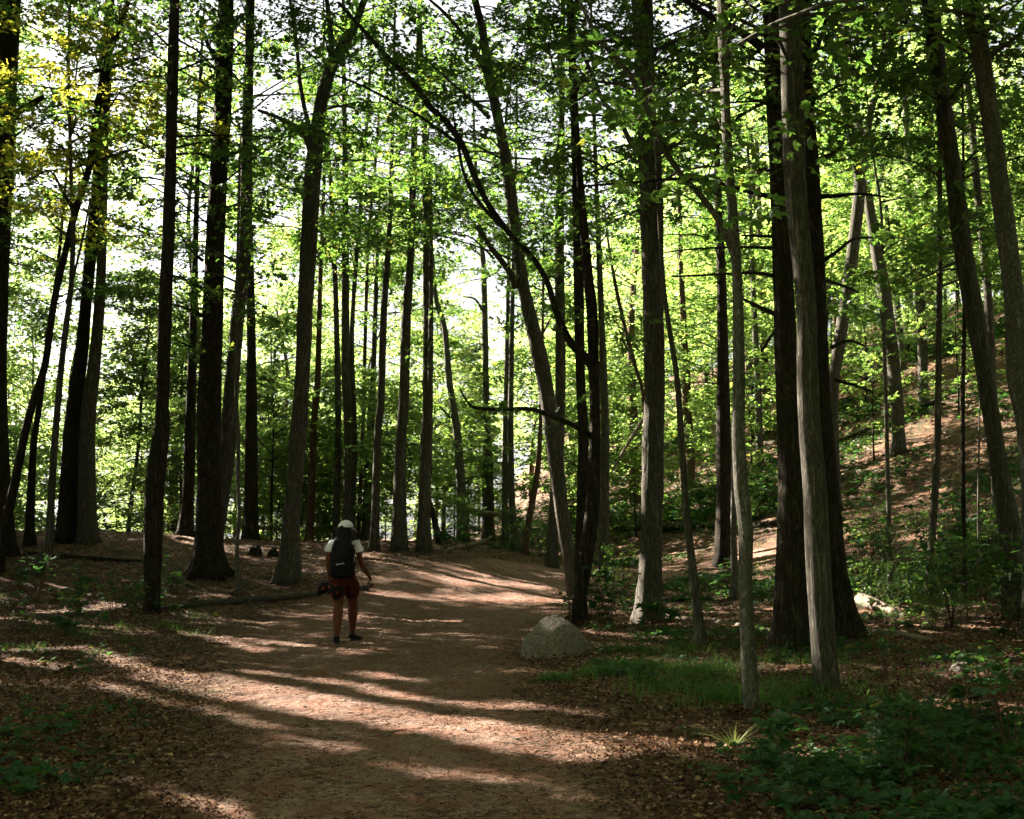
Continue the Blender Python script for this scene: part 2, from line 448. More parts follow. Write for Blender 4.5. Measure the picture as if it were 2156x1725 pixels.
# ------------------------------------------------------------------ sun shafts: where the crowns stay open so that the sun reaches the floor
E1 = unit(np.cross(SD, (0, 0, 1.0))); E2 = np.cross(E1, SD)
CAPS = []
def shaft(pts, r, on_ground=True, d=None):
    if on_ground and r < 0.2: r *= 0.6
    P = [ground(X, Y) if on_ground else at(X, Y, d) for X, Y in pts]
    for a, b in zip(P[:-1], P[1:]):
        CAPS.append((a.dot(E1), a.dot(E2), b.dot(E1), b.dot(E2), r, min(a.dot(SD), b.dot(SD)) - 0.2))
# streaks across the trail
shaft([(395, 1430), (560, 1466), (700, 1490), (860, 1516), (1040, 1552), (1120, 1568)], 0.36)
shaft([(640, 1428), (850, 1470), (1085, 1492)], 0.12)
shaft([(515, 1414), (625, 1428)], 0.12)
shaft([(20, 1372), (180, 1364), (330, 1418)], 0.14)
shaft([(0, 1388), (140, 1405)], 0.15)
shaft([(215, 1440), (330, 1480), (450, 1500), (590, 1545), (720, 1572)], 0.10)
shaft([(330, 1660), (480, 1722)], 0.06)
shaft([(850, 1618), (1080, 1650)], 0.07)
shaft([(1075, 1542), (1330, 1556), (1540, 1578), (1700, 1590)], 0.13)
shaft([(1075, 1482), (1230, 1505)], 0.1)
shaft([(760, 1418), (850, 1432)], 0.08)
shaft([(780, 1248), (960, 1262), (1190, 1266)], 0.20)
shaft([(950, 1224), (1205, 1238)], 0.2)
shaft([(1060, 1200), (1200, 1215)], 0.14)
shaft([(760, 1296), (960, 1309)], 0.16)
shaft([(385, 1332), (640, 1362)], 0.10)
shaft([(440, 1345), (560, 1372)], 0.08)
shaft([(0, 1302), (120, 1316), (250, 1322)], 0.12)
shaft([(1240, 1330), (1430, 1345)], 0.08)
shaft([(1500, 1310), (1640, 1335)], 0.12)
shaft([(1400, 1300), (1500, 1306)], 0.1)
shaft([(1785, 1262), (1860, 1290)], 0.25)
shaft([(1880, 1330), (2120, 1310)], 0.2)
shaft([(90, 1290), (250, 1275)], 0.15)
shaft([(1370, 1200), (1500, 1188), (1640, 1168)], 0.5)
shaft([(1420, 1150), (1630, 1140)], 0.25)
shaft([(990, 1205), (1100, 1222)], 0.1)
shaft([(300, 1120), (430, 1150)], 0.3)
shaft([(700, 1150), (790, 1180), (850, 1190)], 0.12)
def tshaft(X, Y0, Y1, W, bx, by, r=None, off=-0.3):
    d = ground(bx, by)[1]; shaft([(X + W * off, Y0), (X + W * off, Y1)], (r or 0) + 0.15, False, d)
tshaft(1724, 1170, 1310, 52, 1742, 1465, 0.12); tshaft(1708, 860, 1000, 47, 1742, 1465); tshaft(1668, 40, 260, 46, 1742, 1465, 0.05)
tshaft(1366, 1230, 1312, 50, 1366, 1312); tshaft(1372, 880, 1050, 44, 1366, 1312, 0.05)
tshaft(1197, 1130, 1255, 26, 1206, 1262); tshaft(1184, 1040, 1100, 26, 1206, 1262)
tshaft(1522, 30, 220, 20, 1584, 1505, 0.1); tshaft(1560, 940, 1060, 28, 1584, 1505, 0.06)
tshaft(2043, 620, 800, 38, 2146, 1335, 0.08); tshaft(2070, 60, 400, 38, 2150, 1400, 0.15); tshaft(2110, 400, 800, 38, 2150, 1400, 0.1)
tshaft(1967, 1030, 1110, 14, 1950, 1326); tshaft(1870, 1060, 1200, 10, 1874, 1222)
SHAFT_ON = True
def in_shaft(P, margin):
    hit = np.zeros(len(P), bool)
    if not SHAFT_ON: return hit
    u = P @ E1; v = P @ E2; w = P @ SD
    for (au, av, bu, bv, r, w0) in CAPS:
        du, dv = bu - au, bv - av
        t = np.clip(((u - au) * du + (v - av) * dv) / max(du * du + dv * dv, 1e-9), 0, 1)
        d = np.hypot(u - au - t * du, v - av - t * dv)
        hit |= (d < r + margin) & (w > w0)
    return hit

# ------------------------------------------------------------------ crowns
LEAFC = []
def crown_geo(rs, axis_pts, zmin, zmax, R, n_limb, per_limb, per_spray, L, lobes=3, spray=0.55, flat=0.3, rise=0.42, shape='round', cull=True, droop=0.30, acc=None, limb_r=0.019, mat_leaf=1):
    """leafy limbs round a trunk axis; rows of axis_pts are (x,y,z,...).  Returns Acc (0 wood, 1 leaf)"""
    acc = acc or Acc()
    A = np.asarray(axis_pts)[:, :3]
    z0 = zmin + (zmax - zmin) * rs.rand(n_limb) ** 0.9
    f = (z0 - zmin) / (zmax - zmin)
    if shape == 'round': prof = np.sqrt(np.clip(1 - (f * 1.7 - 0.7) ** 2, 0.08, 1))
    elif shape == 'cone': prof = 1.02 - 0.9 * f
    else: prof = 0.7 + 0.3 * np.sin(f * 9)
    ang = rs.rand(n_limb) * 2 * pi + np.arange(n_limb) * 2.4
    ln = R * prof * (0.55 + 0.5 * rs.rand(n_limb))
    bx = np.interp(z0, A[:, 2], A[:, 0]); by = np.interp(z0, A[:, 2], A[:, 1])
    B = np.stack([bx, by, z0], 1)
    el = rise + 0.25 * rs.randn(n_limb)
    Dr = np.stack([np.cos(ang), np.sin(ang), el], 1)
    # limb curves of 4 pieces
    K = 5; t = np.linspace(0, 1, K)
    C = B[:, None] + Dr[:, None] * (ln[:, None] * t[None])[..., None]
    C[..., 2] -= (droop * ln[:, None]) * (t[None] ** 2)
    side = np.stack([-np.sin(ang), np.cos(ang), 0 * ang], 1)
    C += side[:, None] * (0.22 * ln[:, None] * np.sin(t[None] * 3.6 + rs.rand(n_limb, 1) * 6) * t[None])[..., None]
    # sprays
    m = n_limb * per_limb
    li = np.repeat(np.arange(n_limb), per_limb); tt = 0.25 + 0.78 * rs.rand(m) ** 0.8
    tq = np.clip(tt, 0, 0.999) * (K - 1); k0 = tq.astype(int); fr = (tq - k0)[:, None]
    P = C[li, k0] * (1 - fr) + C[li, k0 + 1] * fr
    sa = ang[li] + rs.randn(m) * 1.0
    sd = unit(np.stack([np.cos(sa), np.sin(sa), 0.15 * rs.randn(m) + 0.05], 1))
    sl = spray * (0.6 + 0.7 * rs.rand(m))
    P0 = P + rs.randn(m, 3) * np.array([0.12, 0.12, 0.10]) * R * 0.5
    ok = P0[:, 2] > hgt(P0[:, 0], P0[:, 1]) + 0.25
    ok &= np.linalg.norm(P0 - np.array([0, 0, EYE]), axis=1) > 3.0
    keep_l = np.bincount(li[ok], minlength=n_limb) > 0
    # wood
    Ck = C[keep_l]
    rr = limb_r * (0.6 + 0.8 * ln[keep_l] / max(R, 0.1))
    for k in range(K - 1):
        V_, F_ = segs(Ck[:, k], Ck[:, k + 1], rr * (1 - 0.8 * t[k]), rr * (1 - 0.8 * t[k + 1]), 5)
        acc.add(V_, F_, 0)
    P0, sd, sl, Pl = P0[ok], sd[ok], sl[ok], P[ok]
    nrm = unit(np.stack([flat * rs.randn(len(P0)), flat * rs.randn(len(P0)), np.ones(len(P0))], 1))
    sd = unit(sd - nrm * (sd * nrm).sum(1, keepdims=True)); sv = np.cross(nrm, sd)
    V_, F_ = segs(Pl, P0 + sd * sl[:, None] * 0.1, 0.007, 0.005, 3); acc.add(V_, F_, 0)
    V_, F_ = segs(P0, P0 + sd * sl[:, None], 0.005, 0.002, 3); acc.add(V_, F_, 0)
    # leaves
    n = len(P0); u = rs.rand(n, per_spray) ** 0.8
    w = (rs.rand(n, per_spray) - 0.5) * 1.3 * (1.05 - 0.65 * u)
    Lp = P0[:, None] + sd[:, None] * (u * sl[:, None])[..., None] + sv[:, None] * (w * sl[:, None] * 0.8)[..., None] \
        + nrm[:, None] * (rs.randn(n, per_spray) * 0.05)[..., None]
    Lp[..., 2] -= 0.12 * sl[:, None] * (u ** 2)
    Ld = sd[:, None] * 0.7 + sv[:, None] * (np.sign(w) * (0.4 + np.abs(w)))[..., None] + rs.randn(n, per_spray, 3) * 0.25
    Ln = nrm[:, None] + rs.randn(n, per_spray, 3) * 0.38
    Lp = Lp.reshape(-1, 3); Ld = Ld.reshape(-1, 3); Ln = Ln.reshape(-1, 3)
    if cull:
        k_ = ~in_shaft(Lp + unit(Ld) * L * 0.45, L * 0.3); Lp, Ld, Ln = Lp[k_], Ld[k_], Ln[k_]
    ll = L * (0.6 + 0.7 * rs.rand(len(Lp)))
    if cull: LEAFC.append((Lp + unit(Ld) * L * 0.45, ll))
    V_, F_ = leaves(Lp, Ld, Ln, ll, lobes); acc.add(V_, F_, mat_leaf)
    return acc

# ------------------------------------------------------------------ the traced trees (points in units of a 2156 px wide frame, laid at each tree's own distance)
def mk_tree(name, label, pts, d=None, limbs=(), barkm=BARK, crown=None, flare=0.32, rough=0.02, group=None, kids=None, segn=20, ext=6.0, lim_off=0.8, cat='tree'):
    rs = np.random.RandomState(abs(hash_(label)) % 100000)
    X0, Y0, W0 = pts[0]
    if d is None:
        gp = ground(X0, Y0); d = gp[1]
    P = [np.append(at(X, Y, d), W / FOC * d * 0.5) for X, Y, W in pts]
    g0 = H(P[0][0], P[0][1])
    base = np.array([P[0][0], P[0][1], g0])
    # root the trunk in the soil
    if P[0][2] > g0 + 0.05:
        dirn = (P[1][:3] - P[0][:3]); dirn = dirn / max(dirn[2], 0.3) * 0.5
        q = P[0].copy(); q[2] = g0; q[0] -= dirn[0] * 0.3
        P.insert(0, q); base = np.array([q[0], q[1], g0])
    P[0][2] = g0 - 0.12
    if ext:
        dv = P[-1][:3] - P[-2][:3]; dv = dv / np.linalg.norm(dv); dv[0] *= 0.7
        r = P[-1][3]
        P.append(np.append(P[-1][:3] + dv * ext * 0.5, r * 0.75)); P.append(np.append(P[-1][:3] + (dv * 0.5 + np.array([0, 0.1, 0.5])) * ext * 0.5, r * 0.3))
    if len(P) > 2:      # a little depth in the trunk's line
        for i in range(1, len(P)):
            pass
    S = spline(P, 0.16 if d < 22 else 0.28)
    root = thing(name, label, cat, tuple(base), group)
    V, F = tube(S, segn if d < 30 else 12, flare=flare, rough=rough, seed=rs.randint(9999), roots=rs.randint(4, 7), zbase=g0)
    link('trunk', raw_mesh('trunk', V - base, F, [barkm], smooth=True), root)
    for L in limbs:
        off = rs.uniform(-lim_off, lim_off)
        n = len(L)
        Q = [np.append(at(X, Y, d + off * (i / max(1, n - 1)) * 1.2), W / FOC * d * 0.5) for i, (X, Y, W) in enumerate(L)]
        s = spline(Q, 0.15)
        V, F = tube(s, 10, rough=0.03, seed=rs.randint(9999))
        link('limb', raw_mesh('limb', V - base, F, [barkm], smooth=True), root)
        if crown and crown.get('limb_leaves', 1) and len(Q) > 2:
            crown.setdefault('extra', []).append(s)
    if crown:
        c = dict(crown); ex = c.pop('extra', []); c.pop('limb_leaves', None); m = c.pop('mat', LEAF)
        acc = None
        if c.get('n_limb', 1):
            acc = crown_geo(rs, S, **c)
        for s in ex:
            acc = acc or Acc()
            n = max(3, int(len(s) / 5))
            idx = rs.randint(int(len(s) * 0.35), len(s), n)
            limb_sprays(rs, s[idx, :3], acc, c['per_spray'], c['L'], c.get('lobes', 3))
        if acc and acc.n:
            link('crown', acc.mesh('crown', [barkm, m], off=base), root)
    TRACED.append((root, S, base, d))
    return root, S, base
TRACED = []
def hash_(s):
    h = 7
    for ch in s: h = (h * 31 + ord(ch)) % 1000003
    return h
def limb_sprays(rs, P, acc, per, L, lobes, spread=0.8):
    """leaf sprays hanging round given points"""
    P = np.repeat(P, 3, 0); n = len(P)
    P = P + rs.randn(n, 3) * np.array([spread, spread, spread * 0.5]) * 0.55
    a = rs.rand(n) * 6.28
    sd = unit(np.stack([np.cos(a), np.sin(a), 0.1 * rs.randn(n)], 1)); nrm = unit(np.stack([0.3 * rs.randn(n), 0.3 * rs.randn(n), np.ones(n)], 1))
    sd = unit(sd - nrm * (sd * nrm).sum(1, keepdims=True)); sv = np.cross(nrm, sd)
    sl = 0.4 + 0.35 * rs.rand(n)
    V_, F_ = segs(P, P + sd * sl[:, None], 0.005, 0.002, 3); acc.add(V_, F_, 0)
    u = rs.rand(n, per); w = (rs.rand(n, per) - 0.5) * 1.2 * (1.05 - 0.6 * u)
    Lp = P[:, None] + sd[:, None] * (u * sl[:, None])[..., None] + sv[:, None] * (w * sl[:, None] * 0.8)[..., None] + nrm[:, None] * (rs.randn(n, per) * 0.05)[..., None]
    Ld = sd[:, None] * 0.7 + sv[:, None] * (np.sign(w) * 0.6)[..., None] + rs.randn(n, per, 3) * 0.25
    Ln = nrm[:, None] + rs.randn(n, per, 3) * 0.38
    Lp = Lp.reshape(-1, 3); k_ = ~in_shaft(Lp, L * 0.6); Lp = Lp[k_]
    V_, F_ = leaves(Lp, Ld.reshape(-1, 3)[k_], Ln.reshape(-1, 3)[k_], L * (0.6 + 0.7 * rs.rand(len(Lp))), lobes); acc.add(V_, F_, 1)

def CR(zmin, zmax, R, n=26, pl=8, ps=24, L=0.09, lobes=3, **k):
    return dict(zmin=zmin, zmax=zmax, R=R, n_limb=n, per_limb=pl, per_spray=ps, L=L, lobes=lobes, **k)
G_L = 'trees on the low bank beside the trail'
G_C = 'trees beyond the bend of the trail'
G_R = 'trees on the shaded side of the trail'
G_H = 'trees standing on the hillside'

T = mk_tree
# --- the bank side
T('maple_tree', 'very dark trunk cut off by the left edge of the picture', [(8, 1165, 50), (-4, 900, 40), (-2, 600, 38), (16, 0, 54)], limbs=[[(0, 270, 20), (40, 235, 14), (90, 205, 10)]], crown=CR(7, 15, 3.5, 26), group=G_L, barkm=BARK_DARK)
T('young_tree', 'slim bowed trunk leaning away beside the darkest edge trunk', [(-2, 1152, 26), (21, 1064, 20), (35, 1001, 19), (52, 915, 17), (72, 840, 16), (95, 769, 15), (114, 636, 14), (143, 509, 14), (159, 445, 15), (186, 361, 14), (201, 265, 16), (223, 133, 14), (265, 16, 12)],
  limbs=[[(201, 150, 10), (240, 140, 8), (300, 122, 5)], [(230, 140, 9), (222, 200, 9), (224, 330, 7)]], d=26, crown=CR(8, 14, 2.8, 22, mat=LEAF_YEL), group=G_L, barkm=BARK_DARK)
T('young_tree', 'thin dark stem between the bowed trunk and the hooked tree', [(62, 1132, 20), (70, 950, 14), (84, 848, 12), (96, 760, 10), (110, 660, 9), (126, 520, 7)], d=29, crown=CR(6, 12, 2.0, 14), group=G_L, barkm=BARK_DARK)
T('hooked_tree', 'slim tree whose base hooks sharply like a letter J', [(52, 1212, 30), (84, 1186, 26), (104, 1150, 20), (106, 1088, 16), (114, 949, 14), (127, 795, 13), (140, 680, 12), (150, 600, 11), (154, 477, 10), (150, 380, 8)],
  limbs=[[(152, 440, 8), (130, 400, 6), (105, 360, 4), (60, 380, 3)], [(140, 640, 7), (170, 520, 5), (190, 420, 4)]], crown=CR(7, 13, 2.6, 20, mat=LEAF_YEL), group=G_L, flare=0.3)
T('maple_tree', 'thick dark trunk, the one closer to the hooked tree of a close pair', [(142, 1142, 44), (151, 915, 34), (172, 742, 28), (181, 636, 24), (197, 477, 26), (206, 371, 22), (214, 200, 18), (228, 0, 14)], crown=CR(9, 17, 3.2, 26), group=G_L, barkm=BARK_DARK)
T('maple_tree', 'straight greyer trunk, the one farther from the hooked tree of a close pair', [(184, 1145, 38), (184, 915, 33), (199, 760, 26), (210, 636, 22), (216, 477, 18), (222, 300, 14), (232, 100, 12)], crown=CR(9, 17, 3, 24), group=G_L)
T('maple_tree', 'clean straight dark trunk standing at the tip of the fallen border log', [(318, 1292, 30), (322, 1150, 38), (326, 1019, 40), (339, 915, 34), (342, 848, 27), (348, 636, 28), (355, 477, 26), (362, 212, 24), (367, 0, 22)], crown=CR(7.2, 14, 3.2, 30), group=G_L, barkm=BARK_DARK, flare=0.15)
T('maple_tree', 'far trunk seen between the clean straight trunk and the massive oak', [(389, 1130, 32), (396, 1040, 25), (400, 915, 24), (404, 760, 18), (409, 600, 15), (414, 420, 11)], d=33, crown=CR(8, 15, 2.6, 18), group=G_L, barkm=BARK_DARK)
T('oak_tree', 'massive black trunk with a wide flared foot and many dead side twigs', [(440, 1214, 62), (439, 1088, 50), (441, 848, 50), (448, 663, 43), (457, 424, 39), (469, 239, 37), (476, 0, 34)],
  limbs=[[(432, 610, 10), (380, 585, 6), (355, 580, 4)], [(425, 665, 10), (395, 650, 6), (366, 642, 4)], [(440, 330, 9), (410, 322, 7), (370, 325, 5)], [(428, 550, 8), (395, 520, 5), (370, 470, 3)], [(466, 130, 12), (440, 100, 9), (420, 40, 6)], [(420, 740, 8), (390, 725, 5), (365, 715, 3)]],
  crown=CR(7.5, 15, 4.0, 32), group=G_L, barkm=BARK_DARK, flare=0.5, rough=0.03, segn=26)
T('maple_tree', 'lighter trunk bowing out from the foot of the massive oak', [(451, 1214, 22), (461, 1120, 22), (470, 1050, 26), (482, 915, 34), (489, 795, 30), (501, 663, 29), (515, 530, 29), (520, 292, 24), (525, 100, 20)], d=27.4, crown=CR(8, 16, 3.2, 24), group=G_L)
T('maple_tree', 'plain dark trunk just behind the pale crooked sapling', [(528, 1142, 30), (529, 915, 26), (529, 742, 20), (527, 600, 18), (524, 450, 14)], d=34, crown=CR(9, 16, 2.6, 18), group=G_L, barkm=BARK_DARK)
T('sapling_tree', 'pale pencil thin crooked sapling standing behind the border log', [(503, 1254, 11), (499, 1158, 8), (504, 1080, 8), (500, 1001, 8), (503, 915, 8), (497, 848, 7), (498, 636, 6), (504, 371, 5)], crown=CR(5, 8, 1.2, 12, 5, 12), group=G_L, barkm=BARK_PALE, flare=0.1, ext=1)
T('forked_tree', 'stout trunk near the walker that forks with one long bare side limb', [(605, 1226, 46), (615, 1088, 34), (628, 915, 35), (636, 795, 31), (643, 636, 34), (656, 398, 36), (664, 308, 32), (677, 212, 27), (700, 133, 27), (733, 80, 20), (762, 14, 15)],
  limbs=[[(656, 322, 17), (643, 288, 14), (615, 262, 11), (580, 246, 9), (543, 232, 7)], [(661, 310, 14), (644, 240, 10), (632, 175, 9), (624, 90, 8), (610, 0, 6)], [(698, 140, 16), (697, 80, 13), (688, 0, 10)]],
  crown=CR(7.2, 14, 3.6, 32), group=G_L, flare=0.5, rough=0.035)
T('young_tree', 'thin warm toned trunk just past the stout forked trunk', [(652, 1122, 16), (660, 915, 15), (669, 795, 13), (674, 600, 10), (680, 450, 8)], d=36, crown=CR(8, 14, 2, 12), group=G_L, barkm=BARK_WARM)
# --- behind the walker and past the bend
T('young_tree', 'narrow straight trunk rising right behind the walker\'s hat, thinnest of three', [(708, 1107, 15), (712, 915, 14), (709, 700, 12), (700, 450, 10), (690, 300, 8)], d=36, crown=CR(9, 15, 2.2, 14), group=G_C)
T('maple_tree', 'straight trunk rising from behind the walker\'s cap, thickest of three', [(731, 1112, 20), (733, 915, 18), (728, 795, 18), (727, 583, 16), (727, 371, 13), (724, 180, 10)], d=35, crown=CR(9, 16, 2.6, 20), group=G_C)
T('young_tree', 'slightly tilted slim trunk beside the thickest one behind the walker', [(741, 1110, 13), (746, 915, 12), (741, 700, 10), (754, 500, 9), (772, 265, 7)], d=35.5, crown=CR(9, 15, 2.2, 14), group=G_C)
T('young_tree', 'reddish thin trunk just clear of the walker\'s shoulder', [(755, 1112, 9), (764, 915, 9), (768, 750, 8), (776, 500, 7), (790, 350, 6)], d=38, crown=CR(9, 14, 2, 12), group=G_C, barkm=BARK_WARM)
T('maple_tree', 'dim broad trunk half hidden behind the leafy trunk past the walker', [(772, 1140, 22), (776, 1010, 19), (780, 915, 16), (786, 780, 12)], d=38, crown=CR(7, 13, 2.4, 14), group=G_C, barkm=BARK)
T('maple_tree', 'leafy trunk with a swept foot, first one clear of the walker', [(787, 1159, 22), (791, 1060, 17), (795, 915, 15), (802, 848, 16), (808, 663, 15), (820, 477, 11), (826, 265, 8), (829, 148, 7)], crown=CR(8, 15, 2.6, 20), group=G_C, barkm=BARK, ext=3)
T('maple_tree', 'dark tapering trunk on the mound, second one clear of the walker', [(841, 1160, 34), (841, 1060, 28), (845, 915, 23), (850, 848, 22), (856, 663, 21), (865, 530, 15), (871, 345, 15), (873, 265, 13), (880, 100, 10)], crown=CR(8.5, 16, 3, 24), group=G_C, barkm=BARK, rough=0.035)
T('split_tree', 'trunk with a pale split scar up its foot on the mound', [(893, 1162, 30), (893, 1080, 26), (898, 915, 24), (900, 848, 22), (900, 663, 19), (898, 530, 16), (893, 265, 12), (884, 53, 10)], limbs=[[(902, 1000, 16), (906, 800, 12), (908, 560, 9), (906, 345, 7)], [(892, 250, 8), (860, 170, 6), (820, 90, 4)]], crown=CR(8.5, 16, 3, 24), group=G_C, rough=0.05)
T('bent_tree', 'pale trunk with a kink at mid height in the bright gap', [(972, 1085, 20), (968, 980, 19), (961, 901, 17), (950, 830, 14), (945, 795, 14), (936, 690, 12), (919, 636, 10), (912, 560, 8)], d=40, crown=CR(9, 13, 2.2, 12), group=G_C, barkm=BARK_PALE, limbs=[[(948, 880, 6), (930, 860, 5), (912, 845, 3)]])
T('maple_tree', 'shaggy dark trunk behind the tangle of fallen logs', [(1028, 1074, 24), (1027, 980, 22), (1025, 901, 14), (1021, 690, 13), (1018, 560, 12), (1012, 500, 10)], d=43, crown=CR(10, 15, 2.4, 16), group=G_C, barkm=BARK, limbs=[[(1020, 660, 6), (1000, 630, 5), (975, 625, 3)], [(1022, 1000, 7), (990, 1010, 5), (968, 1035, 4)]])
T('young_tree', 'twin stem, the straight one, behind the small leaning stem', [(1063, 1110, 14), (1064, 915, 12), (1066, 800, 10), (1070, 600, 8)], d=39, crown=CR(8, 14, 2, 12), group=G_C)
T('young_tree', 'small stem leaning outward at its foot over low greenery', [(1086, 1160, 18), (1078, 1060, 15), (1075, 915, 13), (1077, 750, 11), (1080, 600, 9), (1084, 440, 7)], crown=CR(7, 13, 2.2, 16), group=G_C, barkm=BARK)
T('young_tree', 'crooked stem leaning toward the great leaning maple', [(1108, 1130, 13), (1122, 1050, 13), (1132, 990, 12), (1137, 915, 9), (1140, 800, 7)], d=34, crown=CR(5, 9, 1.6, 12), group=G_C, barkm=BARK_WARM)
T('leaning_maple', 'great leaning maple with a sunlit edge, crossed by a dark limb', [(1206, 1262, 20), (1200, 1192, 26), (1190, 1130, 28), (1182, 1071, 29), (1163, 915, 33), (1146, 800, 33), (1134, 742, 34), (1103, 610, 26), (1087, 504, 25), (1070, 371, 26), (1057, 292, 23), (1030, 159, 21), (1014, 53, 17), (1000, 0, 15)],
  limbs=[[(1088, 606, 17), (1072, 572, 14), (1048, 540, 12), (1025, 510, 11), (1006, 477, 12)], [(1040, 545, 5), (1010, 515, 4), (985, 497, 4), (950, 494, 3)], [(1028, 162, 14), (988, 90, 10), (940, 32, 8), (905, 0, 6)], [(1032, 250, 9), (985, 205, 6), (940, 165, 5), (870, 100, 4)], [(1065, 260, 6), (1070, 200, 5), (1085, 140, 4)]],
  crown=CR(6.8, 13, 3.2, 26), group=G_R, flare=0.12, rough=0.03)
T('dark_maple', 'black curving trunk rising behind the boulder with a huge swept limb', [(1212, 1316, 26), (1222, 1250, 30), (1233, 1175, 31), (1244, 1100, 30), (1250, 1019, 27), (1253, 900, 23), (1252, 830, 23), (1250, 762, 24)],
  limbs=[[(1249, 775, 22), (1232, 752, 19), (1205, 726, 17), (1185, 690, 15), (1168, 647, 14), (1158, 610, 13), (1147, 583, 13), (1128, 552, 12), (1110, 530, 12), (1085, 505, 12), (1062, 478, 13), (1025, 425, 13), (995, 360, 14), (972, 302, 14), (940, 258, 14), (908, 228, 14), (866, 170, 13), (813, 117, 11), (760, 58, 9), (712, 5, 7)],
         [(1060, 480, 9), (1025, 445, 8), (993, 403, 8), (975, 360, 7), (967, 318, 7), (958, 265, 5), (953, 233, 4)],
         [(968, 303, 9), (945, 289, 8), (882, 244, 7), (813, 207, 6), (760, 180, 5), (707, 159, 4)],
         [(1250, 768, 20), (1248, 742, 22), (1246, 650, 24), (1240, 600, 22), (1231, 500, 20), (1224, 424, 17), (1216, 300, 12), (1212, 220, 8)],
         [(1253, 760, 16), (1256, 700, 9), (1254, 650, 4)], [(1247, 920, 14), (1225, 905, 12), (1195, 890, 10), (1160, 876, 9), (1120, 862, 9), (1060, 862, 8), (1005, 860, 6), (985, 848, 5), (970, 822, 4)]],
  crown=dict(CR(5.5, 12, 3.4, 0), limb_leaves=1), group=G_R, barkm=BARK_DARK, flare=0.1, rough=0.03, ext=0, lim_off=1.2)
T('maple_tree', 'straight dark trunk close behind the curving black one', [(1222, 1205, 26), (1226, 1060, 25), (1228, 915, 22), (1222, 795, 20), (1217, 530, 22), (1212, 318, 18), (1206, 159, 18), (1200, 0, 16)], d=21.8, crown=CR(6.8, 13, 3.2, 26), group=G_R, barkm=BARK_DARK, limbs=[[(1208, 160, 7), (1215, 190, 6), (1262, 70, 4)]])
T('maple_tree', 'grey trunk behind the great leaning maple, pale foot', [(1163, 1130, 24), (1172, 1000, 22), (1178, 915, 22), (1180, 742, 22), (1178, 530, 20), (1180, 350, 19), (1182, 250, 14)], d=31, crown=CR(9, 16, 2.8, 22), group=G_C)
T('maple_tree', 'smooth grey trunk just beyond the curving black trunk, fern at foot', [(1274, 1216, 28), (1272, 1080, 21), (1274, 915, 18), (1269, 742, 15), (1261, 530, 12), (1254, 350, 9)], crown=CR(7, 13, 2.4, 18), group=G_R)
T('young_tree', 'long thin stem slanting in front of the bright hill foot', [(1356, 860, 7), (1340, 780, 8), (1318, 700, 9), (1300, 620, 8), (1285, 540, 6)], d=36, crown=CR(8, 13, 1.6, 8), group=G_C, barkm=BARK_WARM, ext=2)
T('shaggy_maple', 'stout grey furrowed trunk with a bright sunlit strip at its foot', [(1366, 1312, 50), (1369, 1200, 46), (1373, 1080, 44), (1376, 915, 44), (1378, 795, 43), (1372, 530, 43), (1369, 371, 44), (1359, 212, 42), (1355, 53, 44), (1352, 0, 44)],
  limbs=[[(1350, 335, 14), (1346, 325, 14), (1325, 295, 12), (1311, 265, 11), (1290, 235, 11), (1269, 212, 10), (1248, 159, 9), (1216, 90, 8), (1195, 20, 6)], [(1390, 420, 13), (1391, 530, 12), (1388, 300, 9), (1388, 140, 6)], [(1376, 105, 7), (1420, 85, 7), (1470, 70, 6), (1530, 50, 5)]],
  crown=CR(6.8, 13.5, 3.6, 30), group=G_R, rough=0.05, segn=28, flare=0.25)
T('young_tree', 'slender leaning trunk standing beside the stout furrowed trunk', [(1480, 1368, 20), (1466, 1270, 20), (1460, 1211, 18), (1446, 1084, 15), (1434, 916, 14), (1425, 795, 12), (1401, 636, 10), (1392, 530, 9), (1386, 430, 7)], crown=CR(5.5, 10, 1.8, 14, 7, 14), group=G_R, ext=3)
T('mottled_maple', 'knobbly mottled pale trunk that a long dark limb springs from', [(1584, 1505, 30), (1581, 1464, 32), (1574, 1330, 30), (1569, 1211, 28), (1571, 1120, 30), (1562, 1040, 30), (1555, 916, 27), (1556, 796, 25), (1555, 636, 20), (1545, 477, 22), (1532, 318, 20), (1526, 159, 20), (1521, 0, 24)],
  limbs=[[(1556, 600, 16), (1550, 560, 15), (1537, 515, 14), (1520, 477, 14), (1495, 437, 13), (1467, 403, 13), (1437, 372, 12), (1414, 339, 12), (1400, 315, 12), (1391, 297, 12), (1375, 255, 12), (1354, 212, 11), (1330, 165, 11), (1301, 127, 10), (1280, 105, 9), (1263, 85, 9), (1240, 45, 8), (1222, 5, 7)],
         [(1545, 480, 6), (1530, 300, 4), (1500, 230, 3)]],
  crown=CR(5.2, 10, 2.6, 26, 8, 15), group=G_R, barkm=BARK_PALE, flare=0.1, rough=0.05, segn=22)
T('young_tree', 'thin trunk peeking out beside the knobbly mottled trunk', [(1547, 1216, 16), (1544, 1100, 12), (1546, 960, 11)], d=25, crown=None, group=G_R, ext=5, barkm=BARK_PALE)
T('maple_tree', 'black trunk at the foot of the sunlit slope, wrapped in low leaves', [(1525, 1132, 38), (1525, 1042, 34), (1523, 915, 32), (1522, 742, 24), (1518, 560, 20), (1512, 420, 16)], d=31, crown=CR(7, 14, 3, 24), group=G_H, barkm=BARK_DARK)
